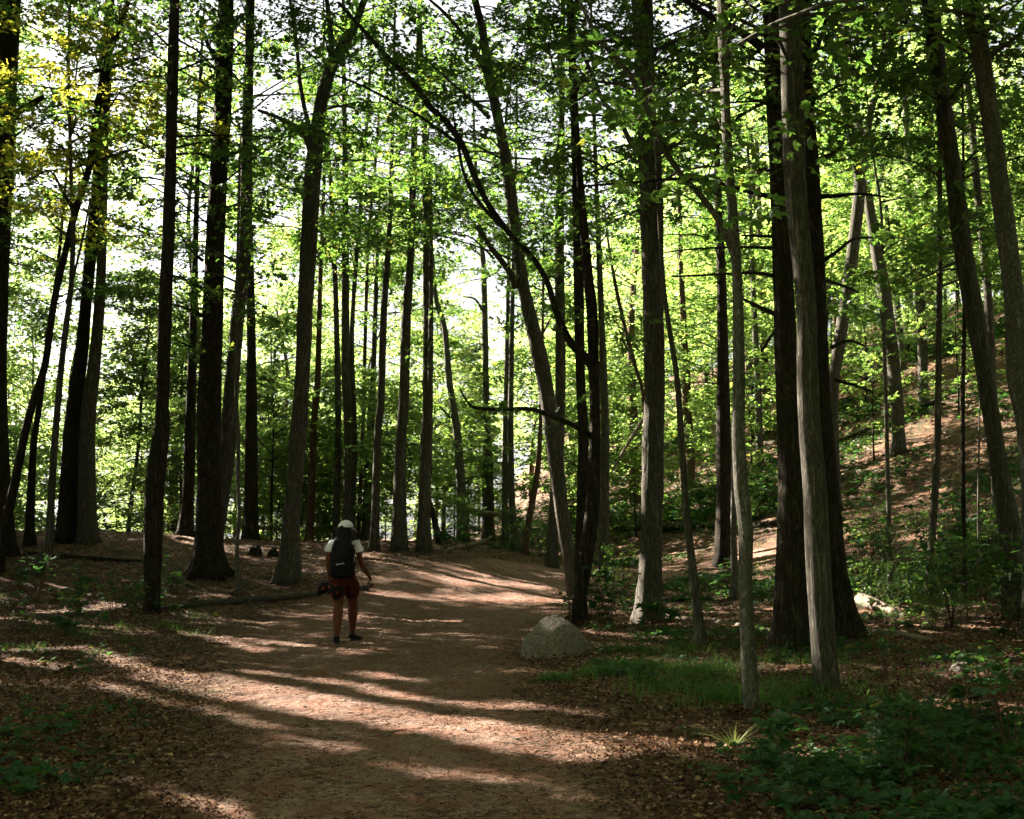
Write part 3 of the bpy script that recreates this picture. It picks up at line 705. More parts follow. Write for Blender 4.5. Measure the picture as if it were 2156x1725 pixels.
T('oak_tree', 'huge dark oak with ridged bark, nearer the trail of the big pair', [(1664, 1368, 72), (1664, 1290, 66), (1666, 1169, 62), (1667, 1000, 58), (1660, 831, 52), (1652, 690, 46), (1643, 424, 42), (1632, 159, 42), (1626, 0, 42)],
  limbs=[[(1605, 100, 22), (1570, 75, 18), (1541, 58, 17), (1510, 42, 14), (1483, 27, 13), (1440, 0, 11)],
         [(1630, 416, 12), (1575, 404, 9), (1520, 387, 9), (1470, 380, 8), (1414, 377, 7), (1340, 384, 6), (1237, 392, 5), (1184, 408, 3)],
         [(1632, 361, 9), (1590, 356, 7), (1557, 355, 5)], [(1636, 498, 8), (1590, 497, 6), (1562, 496, 4)],
         [(1636, 523, 9), (1590, 521, 6), (1540, 521, 5), (1456, 525, 4), (1400, 532, 3)],
         [(1636, 582, 9), (1600, 576, 7), (1562, 575, 6), (1480, 580, 5), (1414, 582, 4)], [(1640, 665, 12), (1605, 650, 10), (1567, 631, 7)],
         [(1604, 740, 6), (1630, 700, 6), (1640, 720, 6)]],
  crown=dict(CR(6.6, 12, 3.6, 30), limb_leaves=0), group=G_R, barkm=BARK_DARK, flare=0.35, rough=0.035, segn=32)
T('oak_tree', 'huge black oak with a broad flared foot, uphill one of the big pair', [(1762, 1342, 74), (1756, 1260, 64), (1746, 1169, 60), (1734, 1000, 56), (1722, 874, 56), (1716, 760, 56), (1708, 583, 56), (1700, 424, 56), (1694, 318, 52), (1686, 159, 50), (1680, 0, 48)],
  limbs=[[(1726, 414, 12), (1770, 412, 8), (1810, 408, 6), (1872, 416, 4)], [(1735, 590, 8), (1775, 602, 6), (1808, 616, 4)], [(1752, 732, 9), (1775, 720, 8), (1797, 719, 6), (1822, 730, 4)],
         [(1756, 800, 8), (1795, 810, 6), (1836, 824, 4)], [(1735, 548, 9), (1765, 528, 7), (1795, 504, 6), (1838, 500, 4)], [(1722, 336, 9), (1750, 326, 7), (1770, 311, 5)], [(1700, 140, 12), (1725, 90, 10), (1745, 20, 8)]],
  crown=dict(CR(7, 13, 3.6, 30), limb_leaves=0), group=G_R, barkm=BARK_DARK, flare=0.4, rough=0.035, segn=32)
T('smooth_maple', 'tall grey trunk with a bright sunlit side in front of the oak pair', [(1742, 1465, 56), (1735, 1380, 50), (1724, 1211, 52), (1716, 1042, 49), (1706, 916, 47), (1700, 796, 44), (1697, 636, 42), (1677, 424, 46), (1671, 265, 48), (1666, 106, 48), (1664, 0, 50)],
  crown=CR(5.6, 11, 3.0, 26, 8, 15), group=G_R, barkm=BARK, flare=0.12, rough=0.02, segn=32)
T('forked_tree', 'slender grey tree splitting high into a wide Y on the slope', [(1754, 840, 24), (1764, 742, 26), (1785, 610, 27), (1803, 467, 26), (1810, 400, 26), (1811, 371, 26)], d=32, ext=0,
  limbs=[[(1811, 385, 24), (1800, 320, 20), (1785, 255, 19), (1776, 186, 17), (1780, 53, 13), (1784, -60, 10)], [(1811, 385, 20), (1822, 310, 16), (1833, 239, 15), (1849, 180, 13), (1868, 106, 11), (1893, 20, 8)],
         [(1795, 300, 8), (1760, 275, 6), (1738, 262, 4)], [(1778, 240, 8), (1765, 190, 6), (1750, 140, 4)], [(1803, 350, 7), (1770, 363, 5), (1740, 370, 4)]], crown=dict(CR(11, 17, 3, 14), limb_leaves=1), group=G_H, lim_off=2)
T('maple_tree', 'grey trunk rooted in the sunlit slope below the wide Y', [(1889, 856, 26), (1881, 769, 28), (1860, 610, 30), (1846, 530, 26), (1838, 477, 24), (1828, 419, 20)], d=34, crown=CR(11, 17, 2.6, 20), group=G_H)
T('sapling_tree', 'very thin straight stem in front of the leafy shrubs, oak side', [(1874, 1222, 11), (1867, 915, 9), (1862, 743, 8), (1858, 600, 7), (1856, 451, 6), (1840, 339, 5)], d=22, crown=CR(5, 9, 1.5, 10), group=G_H, barkm=BARK_PALE, flare=0.1, ext=2)
T('maple_tree', 'lone straight grey trunk high on the slope', [(1944, 824, 20), (1941, 690, 20), (1932, 560, 18), (1923, 477, 16), (1912, 318, 13), (1902, 160, 10)], d=38, crown=CR(12, 19, 2.8, 20), group=G_H)
T('young_tree', 'slim sunlit trunk, middle one among the shrub stems', [(1950, 1326, 14), (1957, 1202, 15), (1967, 1060, 15), (1974, 930, 14), (1976, 800, 13), (1977, 690, 12), (1979, 530, 12), (1978, 318, 9)], d=20, crown=CR(5.5, 10, 2, 16), group=G_H, flare=0.1)
T('sapling_tree', 'dark thin pole beside the big shaggy leaning tree', [(2032, 1326, 11), (2031, 1200, 9), (2029, 1084, 9), (2027, 831, 9), (2031, 640, 8), (2029, 400, 6)], d=20, crown=CR(5.5, 9, 1.6, 12), group=G_H, barkm=BARK_DARK, flare=0.1)
T('sapling_tree', 'faint thread thin stem between the dark pole and the leaning tree', [(2063, 1245, 5), (2060, 1100, 5), (2061, 958, 4), (2064, 800, 3)], d=20, crown=None, group=G_H, barkm=BARK_PALE, flare=0.0, ext=1)
T('shaggy_tree', 'big shaggy trunk leaning inward along the right edge', [(2146, 1335, 56), (2138, 1253, 50), (2128, 1127, 44), (2106, 1000, 36), (2083, 852, 35), (2072, 770, 38), (2058, 690, 38), (2037, 583, 38), (2021, 477, 38), (2008, 371, 34), (1992, 265, 34), (1977, 159, 34), (1958, 0, 36)],
  limbs=[[(2015, 480, 10), (2035, 462, 8), (2060, 450, 6)], [(2022, 548, 6), (1990, 562, 5), (1950, 582, 4), (1910, 600, 3)]], d=17.5, crown=CR(6.4, 12, 3, 26), group=G_R, rough=0.045, segn=28, flare=0.2)
T('young_tree', 'thin trunk passing behind the big shaggy leaning tree', [(2092, 900, 18), (2087, 742, 18), (2077, 583, 17), (2066, 477, 16), (2055, 371, 16), (2042, 212, 13), (2020, 60, 12)], d=25, crown=CR(8, 14, 2.6, 20), group=G_H)
T('smooth_maple', 'smooth warm trunk leaning in at the upper right corner, brightly edged', [(2180, 1300, 48), (2172, 1000, 44), (2156, 860, 42), (2142, 796, 42), (2135, 636, 41), (2120, 504, 41), (2102, 371, 40), (2084, 239, 38), (2064, 106, 38), (2043, 0, 39)], d=15.5, crown=CR(6, 12, 3, 26), group=G_R, barkm=BARK_PALE, flare=0.2, segn=24)
T('young_tree', 'trunk half lost in leaves between the Y tree and the shaggy one', [(1900, 760, 14), (1885, 600, 13), (1870, 480, 10)], d=44, crown=CR(14, 20, 2.4, 14), group=G_H)
T('maple_tree', 'dim trunk filling the gap uphill of the knobbly mottled trunk', [(1600, 975, 16), (1597, 850, 15), (1590, 700, 13), (1584, 560, 10)], d=40, crown=CR(10, 16, 2.6, 18), group=G_H)
T('maple_tree', 'pinkish trunk on the slope seen just before the big oak pair', [(1613, 905, 20), (1610, 800, 19), (1606, 650, 16), (1600, 500, 12)], d=46, crown=CR(12, 19, 3, 18), group=G_H, barkm=BARK_WARM)
T('young_tree', 'slanting pale trunk between the slender one and the mottled one', [(1452, 935, 20), (1446, 850, 18), (1440, 700, 14), (1434, 560, 11)], d=42, crown=CR(10, 16, 2.4, 16), group=G_H, barkm=BARK_WARM)

# unseen crowns added on the traced trees, above the top edge, to block skylight
def cap_mesh(k):
    global hgt, EYE
    kh, ke = hgt, EYE; hgt = lambda x, y: np.full(np.shape(x), -99.0); EYE = -500
    acc = crown_geo(np.random.RandomState(300 + k), np.array([(0, 0, -20.0), (0, 0, 30.0)]), 0.0, 6.5, 4.6, 64, 9, 14, 0.23, 1, spray=0.95, cull=False)
    hgt, EYE = kh, ke
    return acc.mesh('added_shade_crown', [BARK, LEAF])
CAPM = [cap_mesh(k) for k in range(3)]
rs_ = np.random.RandomState(3)
for i_, (root, S, base, d) in enumerate(TRACED):
    if d > 30: continue
    zt = 1.5 + 0.455 * d + 1.6 - base[2]; j = int(np.argmin(np.abs(S[:, 2] - base[2] - zt)))
    o = link('added_shade_crown', CAPM[i_ % 3], root, (S[j, 0] - base[0], S[j, 1] - base[1], zt), rs_.uniform(0, 6.28))

# ------------------------------------------------------------------ shade trees added outside the frame on the sunny side (unique crowns, opened along the shafts)
rs = np.random.RandomState(21)
spots = []
for gx_ in np.arange(-66, -4, 4.6):
    for gy_ in np.arange(6, 66, 4.6):
        x, y = gx_ + rs.uniform(-1.6, 1.6), gy_ + rs.uniform(-1.6, 1.6)
        if x > -0.42 * y - 3.2: continue          # outside the frame only
        # must lie up-sun of the part of the floor in view
        t = np.linspace(4, 55, 30); bx = x - SD[0] * t / SD[2] * 0.5; by = y - SD[1] * t / SD[2] * 0.5
        if not ((bx > -9) & (bx < 14) & (by > 3) & (by < 40)).any(): continue
        spots.append((x, y))
TRUNKS = {}; SH = []
def shared_trunk(kind):
    if kind in TRUNKS: return TRUNKS[kind]
    r_ = np.random.RandomState(100 + kind)
    h = [22, 24, 20, 25][kind % 4]; r0 = [0.15, 0.2, 0.1, 0.24][kind % 4]
    P = [(0, 0, -0.3, r0)]
    for i in range(1, 6):
        P.append((0.25 * r_.randn() * i / 5 + 0.1 * i * (kind % 3 - 1) * 0.4, 0.2 * r_.randn() * i / 5, h * i / 5, r0 * (1 - 0.16 * i)))
    V, F = tube(spline(P, 0.5), 10, flare=0.35, rough=0.03, seed=kind, zbase=0)
    m = [BARK, BARK_DARK, BARK_WARM, BARK][kind % 4]
    TRUNKS[kind] = (raw_mesh('trunk', V, F, [m], smooth=True), spline(P, 0.5)); return TRUNKS[kind]
for i, (x, y) in enumerate(spots):
    k = i % 4; me, S = shared_trunk(k)
    best = None
    for tr_ in range(14):      # stand the tree where its trunk leaves the shafts open
        xx, yy = (x, y) if tr_ == 0 else (x + rs.uniform(-2.2, 2.2), y + rs.uniform(-2.2, 2.2))
        if xx > -0.42 * yy - 3.0: continue
        zz = H(xx, yy); b_ = in_shaft(S[:, :3] + (xx, yy, zz), 0.15).mean()
        if best is None or b_ < best[0]: best = (b_, xx, yy)
    if best: x, y = best[1:]
    z = H(x, y)
    t = thing('maple_tree', 'unseen tree added on the sunny side to shade the trail', 'tree', (x, y, z), 'unseen trees added around the picture for shade')
    link('trunk', me, t)
    A = S.copy(); A[:, :3] += (x, y, z)
    acc = crown_geo(rs, A, z + rs.uniform(1.2, 3.0), z + 20 + rs.uniform(0, 3), 3.8, 74, 9, 13, 0.23, 1, spray=0.85)
    SH.append((t, acc, x, y, z))
# add leaves to the shade trees, blocking sun over the floor except along shafts
CELL = 0.085
fy = np.repeat(np.arange(3.5, 42, 0.06), 700); fx = (np.tile(np.linspace(-0.50, 0.50, 700), len(fy) // 700) * fy)
fz = hgt(fx, fy); U0, V0 = -60.0, -40.0; NU, NV = 1200, 900
FP = np.stack([fx, fy, fz], 1)
cu = ((FP @ E1 - U0) / CELL).astype(int); cv = ((FP @ E2 - V0) / CELL).astype(int)
need = np.zeros((NU, NV), bool); need[np.clip(cu, 0, NU - 1), np.clip(cv, 0, NV - 1)] = True
cover = np.zeros((NU, NV), int)
for C_, l_ in LEAFC:
    a_ = ((C_ @ E1 - U0) / CELL); b_ = ((C_ @ E2 - V0) / CELL)
    for da, db in ((0, 0), (0.5, 0), (-0.5, 0), (0, 0.45), (0, -0.45)):
        i_ = np.clip((a_ + da).astype(int), 0, NU - 1); j_ = np.clip((b_ + db).astype(int), 0, NV - 1)
        np.add.at(cover, (i_, j_), 1)
ii, jj = np.nonzero(need & (cover < 2))
CU = U0 + (ii + 0.5) * CELL; CV = V0 + (jj + 0.5) * CELL
r_ = np.random.RandomState(8)
TX_ = np.array([(x, y, z) for _, _, x, y, z in SH])
Q0 = CU[:, None] * E1 + CV[:, None] * E2          # the sun ray through each open cell, at w = 0
hx, hy = SD[0], SD[1]; hh2 = hx * hx + hy * hy
# where each ray passes each tree's axis
tt = ((TX_[None, :, 0] - Q0[:, None, 0]) * hx + (TX_[None, :, 1] - Q0[:, None, 1]) * hy) / hh2
dist = np.abs((TX_[None, :, 0] - Q0[:, None, 0]) * hy - (TX_[None, :, 1] - Q0[:, None, 1]) * hx) / sqrt(hh2)
zz = Q0[:, None, 2] + tt * SD[2] - TX_[None, :, 2]
okk = (dist < 3.6) & (zz > 2.0) & (zz < 22)
score = np.where(okk, r_.rand(*okk.shape), -1); pick = score.argmax(1); good = score.max(1) > 0
tq = tt[np.arange(len(pick)), pick] + r_.uniform(-1.5, 1.5, len(pick))
PP = Q0 + tq[:, None] * SD
off_in = PP[:, 0] < -0.43 * PP[:, 1]
good &= off_in & ~in_shaft(PP, 0.035) & (r_.rand(len(pick)) < 0.97)
for k, (t, acc, x, y, z) in enumerate(SH):
    m_ = good & (pick == k)
    if m_.any():
        C_ = PP[m_]; n_ = len(C_); a_ = r_.rand(n_) * 6.28
        N__ = unit(SD[None] * 0.8 + r_.randn(n_, 3) * 0.45 + (0, 0, 0.5)); D_ = unit(np.cross(N__, r_.randn(n_, 3))); l_ = r_.uniform(0.17, 0.22, n_)
        V_, F_ = leaves(C_ - D_ * l_[:, None] * 0.45, D_, N__, l_, 1); acc.add(V_, F_, 1)
    link('crown', acc.mesh('crown', [BARK, LEAF], off=(x, y, z)), t)
print('shade trees', len(spots), 'cells', need.sum(), 'open', len(ii), 'filled', good.sum())

# ------------------------------------------------------------------ shared crowns for the woods
LIB = {}
def lib_crown(kind):
    if kind in LIB: return LIB[kind]
    r_ = np.random.RandomState(500 + abs(hash_(kind)) % 1000)
    line = np.array([(0, 0, 0), (0, 0, 30.0)])
    # built round the origin: ground test is switched off by lifting
    global hgt
    keep_h = hgt; hgt = lambda x, y: np.full(np.shape(x), -99.0)
    global EYE
    e0 = EYE; EYE = -500
    if kind.startswith('tall'):
        acc = crown_geo(r_, line, 5.5, 21, 4.2, 60, 8, 11, 0.23, 1, spray=0.95, cull=False)
    elif kind.startswith('mid'):
        acc = crown_geo(r_, line, 2.5, 13, 3.4, 48, 8, 12, 0.19, 1, spray=0.8, cull=False)
    elif kind.startswith('low'):
        acc = crown_geo(r_, line, 1.2, 6.5, 2.3, 30, 7, 12, 0.14, 3, spray=0.6, cull=False, flat=0.2, limb_r=0.018)
    elif kind.startswith('con'):
        acc = crown_geo(r_, line, 1.0, 12, 3.0, 110, 8, 16, 0.16, 1, spray=0.7, cull=False, flat=0.15, shape='cone', rise=-0.05, droop=0.25, limb_r=0.02)
    elif kind.startswith('bush'):
        acc = crown_geo(r_, line, 0.25, 2.3, 1.3, 22, 4, 8, 0.085, 3, spray=0.4, cull=False, flat=0.3, limb_r=0.009, rise=0.5)
    hgt = keep_h; EYE = e0
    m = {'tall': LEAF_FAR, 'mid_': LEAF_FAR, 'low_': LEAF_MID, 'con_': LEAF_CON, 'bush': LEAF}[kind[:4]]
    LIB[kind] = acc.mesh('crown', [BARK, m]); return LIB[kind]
STEM = {}
def stem_mesh(kind, h, r):
    k = (kind, h, r)
    if k not in STEM:
        r_ = np.random.RandomState(hash_(kind) % 999)
        P = [(0, 0, -0.2, r)] + [(0.05 * h * r_.randn() * i / 6, 0.05 * h * r_.randn() * i / 6, h * i / 4, r * (1 - 0.2 * i)) for i in range(1, 5)]
        V, F = tube(spline(P, 0.4), 8, flare=0.2, rough=0.03, seed=4, zbase=0)
        STEM[k] = raw_mesh('trunk', V, F, [{'con_': BARK_WARM, 'tall': BARK, 'mid_': BARK_WARM}.get(kind[:4], BARK_DARK)], smooth=True)
    return STEM[k]
CYL = np.array([(cos(a) * q, sin(a) * q, zq) for a in np.arange(0, 6.28, 0.8) for q in (0.3, 0.8) for zq in (0.2, 0.45, 0.7, 0.95)])
def wood(name, label, group, kind, x, y, s, h, r, rs, dz=0.0):
    z = H(x, y)
    if 5 < y < 46:
        Rr, hh_ = {'tall': (4.2, 21), 'mid_': (3.4, 13), 'low_': (2.3, 6.5), 'con_': (2.2, 12)}[kind[:4]]
        if in_shaft(CYL * (Rr * s, Rr * s, hh_ * s) + (x, y, z + dz), 0.1).mean() > (0.05 if x > -4 else 0.12): return None
    t = thing(name, label, 'tree', (x, y, z), group, rz=rs.uniform(0, 6.28))
    sc = s * rs.uniform(0.9, 1.15)
    t.scale = (sc, sc, sc)
    link('trunk', stem_mesh(kind, h, r), t)
    link('crown', lib_crown(kind), t, (0, 0, dz))
    return t

rs = np.random.RandomState(77)
def px_of(x, y): return 1078 + x / y * FOC
# far wood, thin where the photograph has its bright gaps
n = 0
for row, yy in enumerate((47, 58, 70, 84, 102, 125)):
    w = 0.47 * yy
    for x in np.arange(-w - 4, w + 6, 6.2 + row * 0.7):
        x1, y1 = x + rs.uniform(-1.6, 1.6), yy + rs.uniform(-3, 3)
        X = px_of(x1, y1)
        gap = (870 < X < 1190) or (20 < X < 300)
        if path_d(x1, y1) < 1.0: continue
        if gap:
            if row > 4: continue
            k = 'mid_' + str(n % 3); s = 0.8 if row < 3 else 1.05
            wood('maple_tree', 'low bright tree at the sunny edge of the wood', 'low trees at the sunny edge of the wood', k, x1, y1, s, 12, 0.12, rs)
        else:
            if row > 4 and rs.rand() < 0.3: continue
            k = ('tall_' if rs.rand() < 0.4 else 'mid_') + str(n % 3)
            wood('maple_tree', 'distant leafy tree deep in the bright wood', 'distant trees deep in the bright wood', k, x1, y1, 1.0, 20 if k[0] == 't' else 12, rs.uniform(0.14, 0.24).__round__(1), rs)
        n += 1
print('far trees', n)
for i in range(26):
    d = rs.uniform(46, 80); X = rs.uniform(-80, 900 if i % 4 else 1250); x = (X - 1078) / FOC * d
    if 860 < X < 1200 or (20 < X < 320 and i % 2): continue
    wood('maple_tree', 'glowing thin crowned tree rising behind the bank', 'thin trees rising behind the bank', ('mid_%d' % (i % 3)) if i % 3 else ('tall_%d' % (i % 3)), x, d, rs.uniform(0.75, 1.05), 12 if i % 3 else 20, 0.08, rs, dz=rs.uniform(-1, 3))
# hemlocks behind the bank
HEM = ['feathery drooping evergreen behind the darkest edge trunk', 'feathery drooping evergreen behind the hooked tree', 'feathery drooping evergreen just beyond the close pair of trunks',
       'tallest feathery evergreen between the close pair and the clean straight trunk', 'feathery evergreen behind the massive oak', 'feathery evergreen behind the pale crooked sapling', 'small feathery evergreen beside the kinked pale trunk', 'small feathery evergreen behind the shaggy dark trunk']
for q_, (X, d, s) in enumerate(((20, 44, 0.8), (110, 40, 0.7), (235, 40, 0.9), (275, 46, 1.0), (380, 43, 0.8), (560, 47, 0.8), (985, 47, 0.55), (1010, 52, 0.6))):
    x = (X - 1078) / FOC * d
    wood('hemlock_tree', HEM[q_], 'evergreens behind the bank', 'con_' + str(int(X) % 2), x, d, s, 11, 0.1, rs)
# understorey maples with flat layered sprays
for i in range(58):
    d = rs.uniform(33, 47); X = rs.uniform(-60, 1250)
    if i >= 47: X = rs.uniform(1250, 2220); d = rs.uniform(27, 48)
    x = (X - 1078) / FOC * d
    if path_d(x, d) < 1.2: continue
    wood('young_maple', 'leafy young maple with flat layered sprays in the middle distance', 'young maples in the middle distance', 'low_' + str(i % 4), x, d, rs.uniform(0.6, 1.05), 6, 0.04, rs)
for i in range(34):
    d = rs.uniform(36, 70); X = rs.uniform(1230, 2260); x = (X - 1078) / FOC * d
    if path_d(x, d) < 1.2: continue
    k = ('low_%d' % (i % 4)) if rs.rand() < 0.55 else ('mid_%d' % (i % 3))
    wood('young_maple', 'sunlit young tree rooted on the open slope', 'young trees rooted on the slope', k, x, d, rs.uniform(0.6, 0.95) * (0.75 if k[0] == 'm' else 1.1), 9 if k[0] == 'l' else 13, 0.05, rs, dz=rs.uniform(1.5, 3.5))
for i in range(42):
    d = rs.uniform(44, 74); X = rs.uniform(1230, 2300); x = (X - 1078) / FOC * d
    wood('young_maple', 'bushy sunlit young tree near the top of the slope', 'bushy young trees near the top of the slope', ('low_%d' % (i % 4)) if i % 2 else ('mid_%d' % (i % 3)), x, d, rs.uniform(0.7, 1.2) * (1.2 if i % 2 else 0.7), 6 if i % 2 else 12, 0.05, rs, dz=-0.8)
# unseen trees added beside and behind the viewer to shade the near floor from the open sky
for i in range(190):
    a = rs.uniform(0, 2 * pi); r = rs.uniform(5, 42)
    x, y = r * cos(a), r * sin(a)
    if y > 2 and abs(x) < 0.42 * y + 5: continue
    if y > 0 and x < -0.3 * y: continue
    if path_d(x, y) < 1.0 and y > -6: continue
    wood('maple_tree', 'unseen tree added around the viewer to block the open sky', 'unseen trees added around the picture for shade', ('tall_' if i % 3 else 'mid_') + str(i % 3), x, y, 0.95, 20 if i % 3 else 12, 0.2, rs)

# ------------------------------------------------------------------ boulder
rs = np.random.RandomState(5)
gp = ground(1172, 1386)
bw = 137 / FOC * gp[1]; bh = 78 / FOC * gp[1]
import bmesh
bm = bmesh.new(); bmesh.ops.create_icosphere(bm, subdivisions=5, radius=1.0)
for v in bm.verts:
    p = v.co.copy()
    u, w = p.x, p.z
    n_ = noise.noise(p * 1.3 + Vector((3, 1, 7))) * 0.14 + noise.noise(p * 3.1) * 0.05 + noise.noise(p * 8) * 0.018 + noise.noise(p * 20) * 0.008
    n_ += 0.07 * abs(noise.noise(p * 2.0 + Vector((9, 2, 4)))) - 0.05 * (abs(noise.noise(p * 2.6 + Vector((1, 8, 2)))) < 0.03)
    # a steep shoulder toward the trail, a longer back
    x = u * (0.56 if u < 0 else 0.56) * (1 + n_)
    top = (1.0 - 0.18 * max(0, u) - 0.10 * max(0, -u))
    z = w * top * (1 + n_)
    if w > 0: x *= (1 - 0.22 * w)
    k = abs(w) ** 0.8 * (1 if w > 0 else -1)
    v.co = Vector((x * bw * 0.98, p.y * (1 + n_) * bw * 0.42, k * top * (1 + n_) * bh if w > 0 else w * 0.2))
    v.co.z += 0.02
_r = random.Random(4); cuts = [(Vector((_r.uniform(-1, 1), _r.uniform(-1, 0.3), _r.uniform(-0.1, 1))).normalized(), _r.uniform(0.84, 0.96)) for _ in range(14)]
for v in bm.verts:
    q = Vector((v.co.x / (bw * 0.56), v.co.y / (bw * 0.42), v.co.z / bh))
    for n_, dd in cuts:
        e = q.dot(n_) - dd
        if e > 0: q -= n_ * e * 0.55
    v.co = Vector((q.x * bw * 0.56, q.y * bw * 0.42, q.z * bh)) * 1.04
rm = bpy.data.meshes.new('boulder'); bm.to_mesh(rm); bm.free()
for p in rm.polygons: p.use_smooth = True
m, nt, out = mat('granite')
tc = nt.nodes.new('ShaderNodeTexCoord').outputs['Object']
c = ramp(nt, noise_(nt, tc, 34, 6, 0.75), [(0.3, (0.04, 0.033, 0.026)), (0.5, (0.15, 0.125, 0.105)), (0.72, (0.33, 0.28, 0.24))])
c = mixc(nt, math_(nt, 'MULTIPLY', ramp(nt, noise_(nt, tc, 4.5, 5, 0.6), [(0.48, (0, 0, 0)), (0.62, (1, 1, 1))]), 0.45), c, (0.09, 0.08, 0.05))
b = N_(nt, 'ShaderNodeBsdfPrincipled', Roughness=0.9); nt.links.new(c, b.inputs['Base Color'])
nt.links.new(bump(nt, math_(nt, 'ADD', noise_(nt, tc, 30, 6, 0.7), math_(nt, 'MULTIPLY', noise_(nt, tc, 6, 5, 0.6), 2.5)), 1.0, 0.04), b.inputs['Normal']); nt.links.new(b.outputs[0], out.inputs[0])
rm.materials.append(m); GRANITE = m
cb = ground(1176, 1386); cb[1] += bw * 0.38
thing('boulder', 'rounded grey granite boulder at the edge of the trail', 'boulder', (cb[0], cb[1], H(cb[0], cb[1]) - 0.03), me=rm)
def rock(label, X, Y, wpx, hpx, group='small stones half sunk in the forest floor'):
    gp = ground(X, Y); w = wpx / FOC * gp[1] * 0.5; h = hpx / FOC * gp[1]
    bm = bmesh.new(); bmesh.ops.create_icosphere(bm, subdivisions=4, radius=1.0)
    sd = Vector((X * 0.1, Y * 0.1, 0))
    for v in bm.verts:
        p = v.co; n_ = 1 + noise.noise(p * 1.4 + sd) * 0.3 + noise.noise(p * 4 + sd) * 0.08
        v.co = Vector((p.x * w * n_, p.y * w * 0.8 * n_, p.z * h * n_))
    me = bpy.data.meshes.new('stone'); bm.to_mesh(me); bm.free(); me.materials.append(GRANITE)
    for p in me.polygons: p.use_smooth = True
    thing('stone', label, 'stone', (gp[0], gp[1], gp[2] - 0.02), group, me=me)
rock('broad flat stone lying in the dim litter beyond the tallest grey trunk', 2030, 1412, 62, 20)
rock('small pale stone in the brown litter by the twin stems', 1325, 1328, 14, 8)

# ------------------------------------------------------------------ fallen logs, snags, sticks
def log(name, label, pts, group=None, m=DEAD, d=None, cat='log', seg=12, lift=0.3, twigs=(), rough=0.04, hang=False):
    """pts (X, Y, W): each laid on the ground where that pixel meets it"""
    r_ = np.random.RandomState(hash_(label) % 9999); Q = []
    for X, Y, W in pts:
        if d is None:
            g_ = ground(X, Y); w = W / FOC * g_[1] * 0.5
            Q.append((g_[0], g_[1], g_[2] + w * 0.6, w))
        else:
            g_ = at(X, Y, d); Q.append((*g_, W / FOC * d * 0.5))
    S = spline(Q, 0.12); base = np.array([S[0][0], S[0][1], H(S[0][0], S[0][1])])
    if not hang:      # follow the ground between the traced points
        S[:, 2] = np.maximum(S[:, 2], hgt(S[:, 0], S[:, 1]) + S[:, 3] * 0.15)
    V, F = tube(S, seg, rough=rough, seed=r_.randint(999))
    t = thing(name, label, cat, tuple(base), group)
    link('trunk' if cat == 'log' else 'stem', raw_mesh('trunk', V - base, F, [m], smooth=True), t)
    for tw in twigs:
        Q = []
        dd = d or S[len(S) // 2][1]
        for X, Y, W in tw:
            Q.append((*at(X, Y, dd), W / FOC * dd * 0.5))
        V, F = tube(spline(Q, 0.1), 8, rough=0.04, seed=1)
        link('branch_stub', raw_mesh('branch_stub', V - base, F, [m], smooth=True), t)
log('fallen_log', 'long thin log edging the trail at the foot of the bank', [(336, 1288, 11), (420, 1277, 12), (530, 1269, 15), (640, 1257, 12), (700, 1250, 11), (775, 1243, 14)], m=BARK)
log('fallen_log', 'low log lying along the dim bank behind the clean straight trunk', [(60, 1168, 8), (160, 1176, 9), (240, 1182, 9), (300, 1186, 7)], 'logs on the bank', m=BARK_DARK)
log('fallen_log', 'pale log on the bank crest between two far trunks', [(372, 1135, 9), (400, 1140, 9), (440, 1146, 9)], 'logs on the bank')
log('fallen_log', 'horizontal log seen beyond the bank right behind the pale sapling', [(506, 1108, 9), (560, 1112, 9), (600, 1117, 8)], 'logs on the bank', d=37, hang=True)
GT = 'fallen trunks tangled beyond the bend'
log('fallen_log', 'arched dead log with a pale top, uppermost of the tangle', [(962, 1083, 11), (985, 1075, 12), (1015, 1080, 12), (1050, 1084, 11), (1075, 1086, 9)], GT, d=41, hang=True)
log('fallen_log', 'white splintered log shining in the middle of the tangle', [(968, 1094, 5), (982, 1106, 9), (1005, 1114, 10), (1014, 1116, 6)], GT, d=39, hang=True)
log('fallen_log', 'low mossy log at the near foot of the tangle', [(935, 1164, 8), (965, 1156, 9), (1000, 1148, 9), (1020, 1140, 8)], GT)
log('fallen_log', 'dark log under the little leaning stems in the tangle', [(1080, 1128, 8), (1120, 1120, 9), (1163, 1118, 8)], GT, m=BARK_DARK)
log('fallen_log', 'pale log lying level behind the leaning maple foot', [(1085, 1110, 6), (1130, 1105, 6), (1175, 1109, 6), (1215, 1108, 5)], GT, d=40, hang=True)
log('fallen_log', 'short bleached broken piece standing up out of the tangle', [(1012, 1147, 8), (1024, 1138, 8), (1036, 1130, 5)], GT, d=38, hang=True)
log('dead_snag', 'leaning dark broken snag next to the split scarred trunk', [(924, 1144, 11), (914, 1100, 9), (904, 1050, 8)], 'broken snags', d=32.5, m=BARK_DARK, cat='snag', hang=True)
log('dead_snag', 'thin curved broken stick propped beside the dark snag', [(936, 1140, 6), (924, 1115, 5), (912, 1068, 4)], 'broken snags', d=32.8, m=BARK_DARK, cat='snag', hang=True)
log('dead_snag', 'slanting bare pole leaning on the stout furrowed trunk', [(1290, 990, 5), (1325, 930, 7), (1362, 872, 8)], 'broken snags', d=34, cat='snag', hang=True)
log('dead_snag', 'long pale pole leaning beside the bank saplings', [(520, 1080, 4), (535, 1020, 5), (552, 960, 5)], 'broken snags', d=34, cat='snag', hang=True)
log('fallen_log', 'blazing pale sunlit log behind the foot of the uphill oak', [(1772, 1256, 24), (1800, 1268, 30), (1830, 1278, 28), (1868, 1290, 18), (1905, 1300, 8)], 'logs on the shaded floor', m=DEAD)
